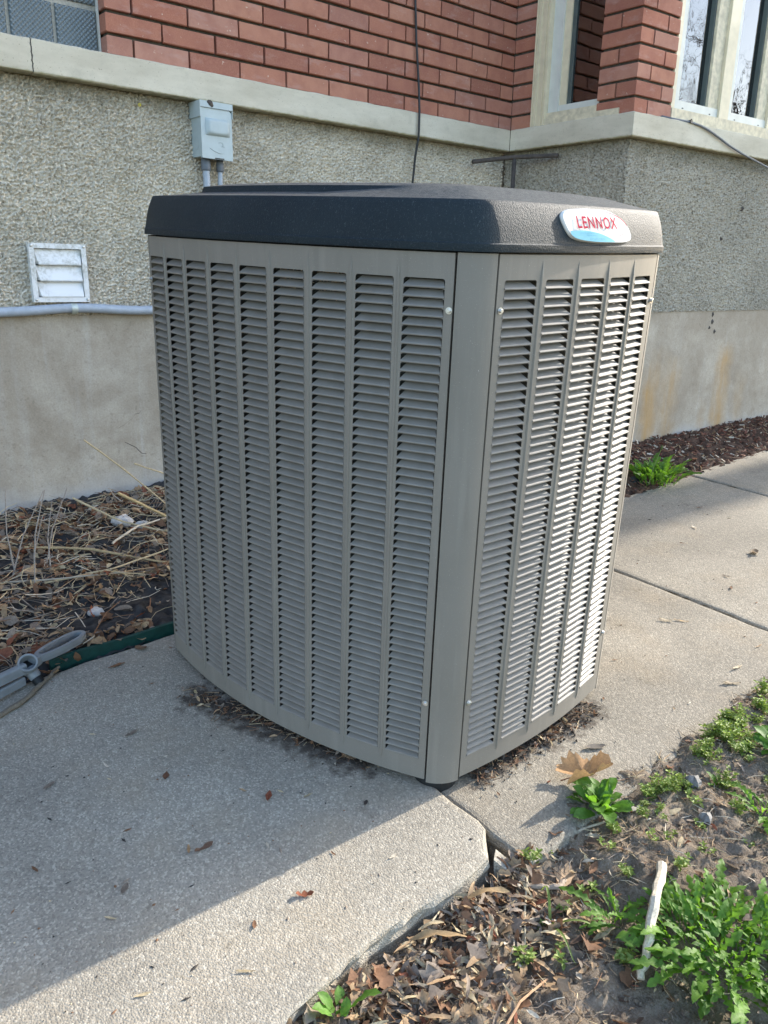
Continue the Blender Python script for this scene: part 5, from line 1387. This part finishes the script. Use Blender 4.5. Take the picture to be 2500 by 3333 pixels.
bare_tree(30.5, -22.0, 10.5, .18, 3, 'bare tree farther out in the yard, behind the reflected one')

# ---- small things on the wall
mn = MB(); rg = random.Random(2)
for (dx_, dz_, r) in ((0, 0, .011), (.006, -.006, .008), (-.005, .003, .008)):
    n_, m_ = 8, 5; base = len(mn.v)
    for j in range(m_+1):
        for i in range(n_):
            th = math.pi*j/m_; ph = 6.283*i/n_; k = r*(1+rg.uniform(-.15, .15)); mn.v.append((1.611+dx_+math.cos(ph)*math.sin(th)*k, 2.8945-math.cos(th)*k*.45, 1.594+dz_+math.sin(ph)*math.sin(th)*k))
    mn.f += [(base+j*n_+i, base+j*n_+(i+1) % n_, base+(j+1)*n_+(i+1) % n_, base+(j+1)*n_+i) for j in range(m_) for i in range(n_)]
tag(mn.build('wasp_nest', M_pipe, smooth=True), 'brown mud wasp nest stuck to the top of the disconnect box', 'nest')
an = MB(); an.tube([(1.3685+.0042*math.cos(a), 2.972, 1.5655+.0042*math.sin(a)) for a in [i*math.pi/6 for i in range(13)]], .0018, 6, False)
tag(an.build('wall_plug', simple('yellow_plastic', (.62, .52, .04), .5), smooth=True), 'tiny yellow plastic ring plug set in the stucco', 'wall plug')

nd = MB(); rng = random.Random(64)
for _ in range(160):
    ci = rng.choice((5, 6, 6, 6)); s0_, wd = COLS['L'][ci]; ss = s0_+rng.random()*wd; zz_ = .953-abs(rng.gauss(0, .018)); (p, d) = aL(ss, -.017-.008*rng.random())
    a = rng.uniform(0, 6.283); L_ = rng.uniform(.006, .02); q = Vector((p[0], p[1], zz_)); e_ = Vector((-d[1]*math.cos(a), d[0]*math.cos(a), math.sin(a)*.5))*L_/2
    nd.tube([q-e_, q+e_], [.0009, .0006], 3, False, pick(rng, [(STRAW, 3), (TAN, 3), (BROWN, 2), (PALE, 2)]))
tag(nd.build('nest_debris', M_wood, ac), kind='stuff')

ck = MB(); rg = random.Random(15)
def crack(p0, steps, dx_, dz_, y, wdt=.0009):
    x, z = p0
    for i in range(steps):
        x2, z2 = x+dx_*rg.uniform(.5, 1.5)+rg.gauss(0, .006), z+dz_*rg.uniform(.5, 1.5)+rg.gauss(0, .006)
        ck.add([(x-wdt, y, z-wdt), (x+wdt, y, z+wdt), (x2+wdt, y, z2+wdt), (x2-wdt, y, z2-wdt)], [(0, 1, 2, 3)]); x, z = x2, z2
crack((1.20, .40), 7, .008, .012, SY+.0012); crack((1.22, .34), 5, .012, -.010, SY+.0012); crack((.66, .62), 7, .012, .008, SY+.0012); crack((.70, .36), 6, -.008, .012, SY+.0012)
hpart(ck.build('hairline_crack', M_pipe))
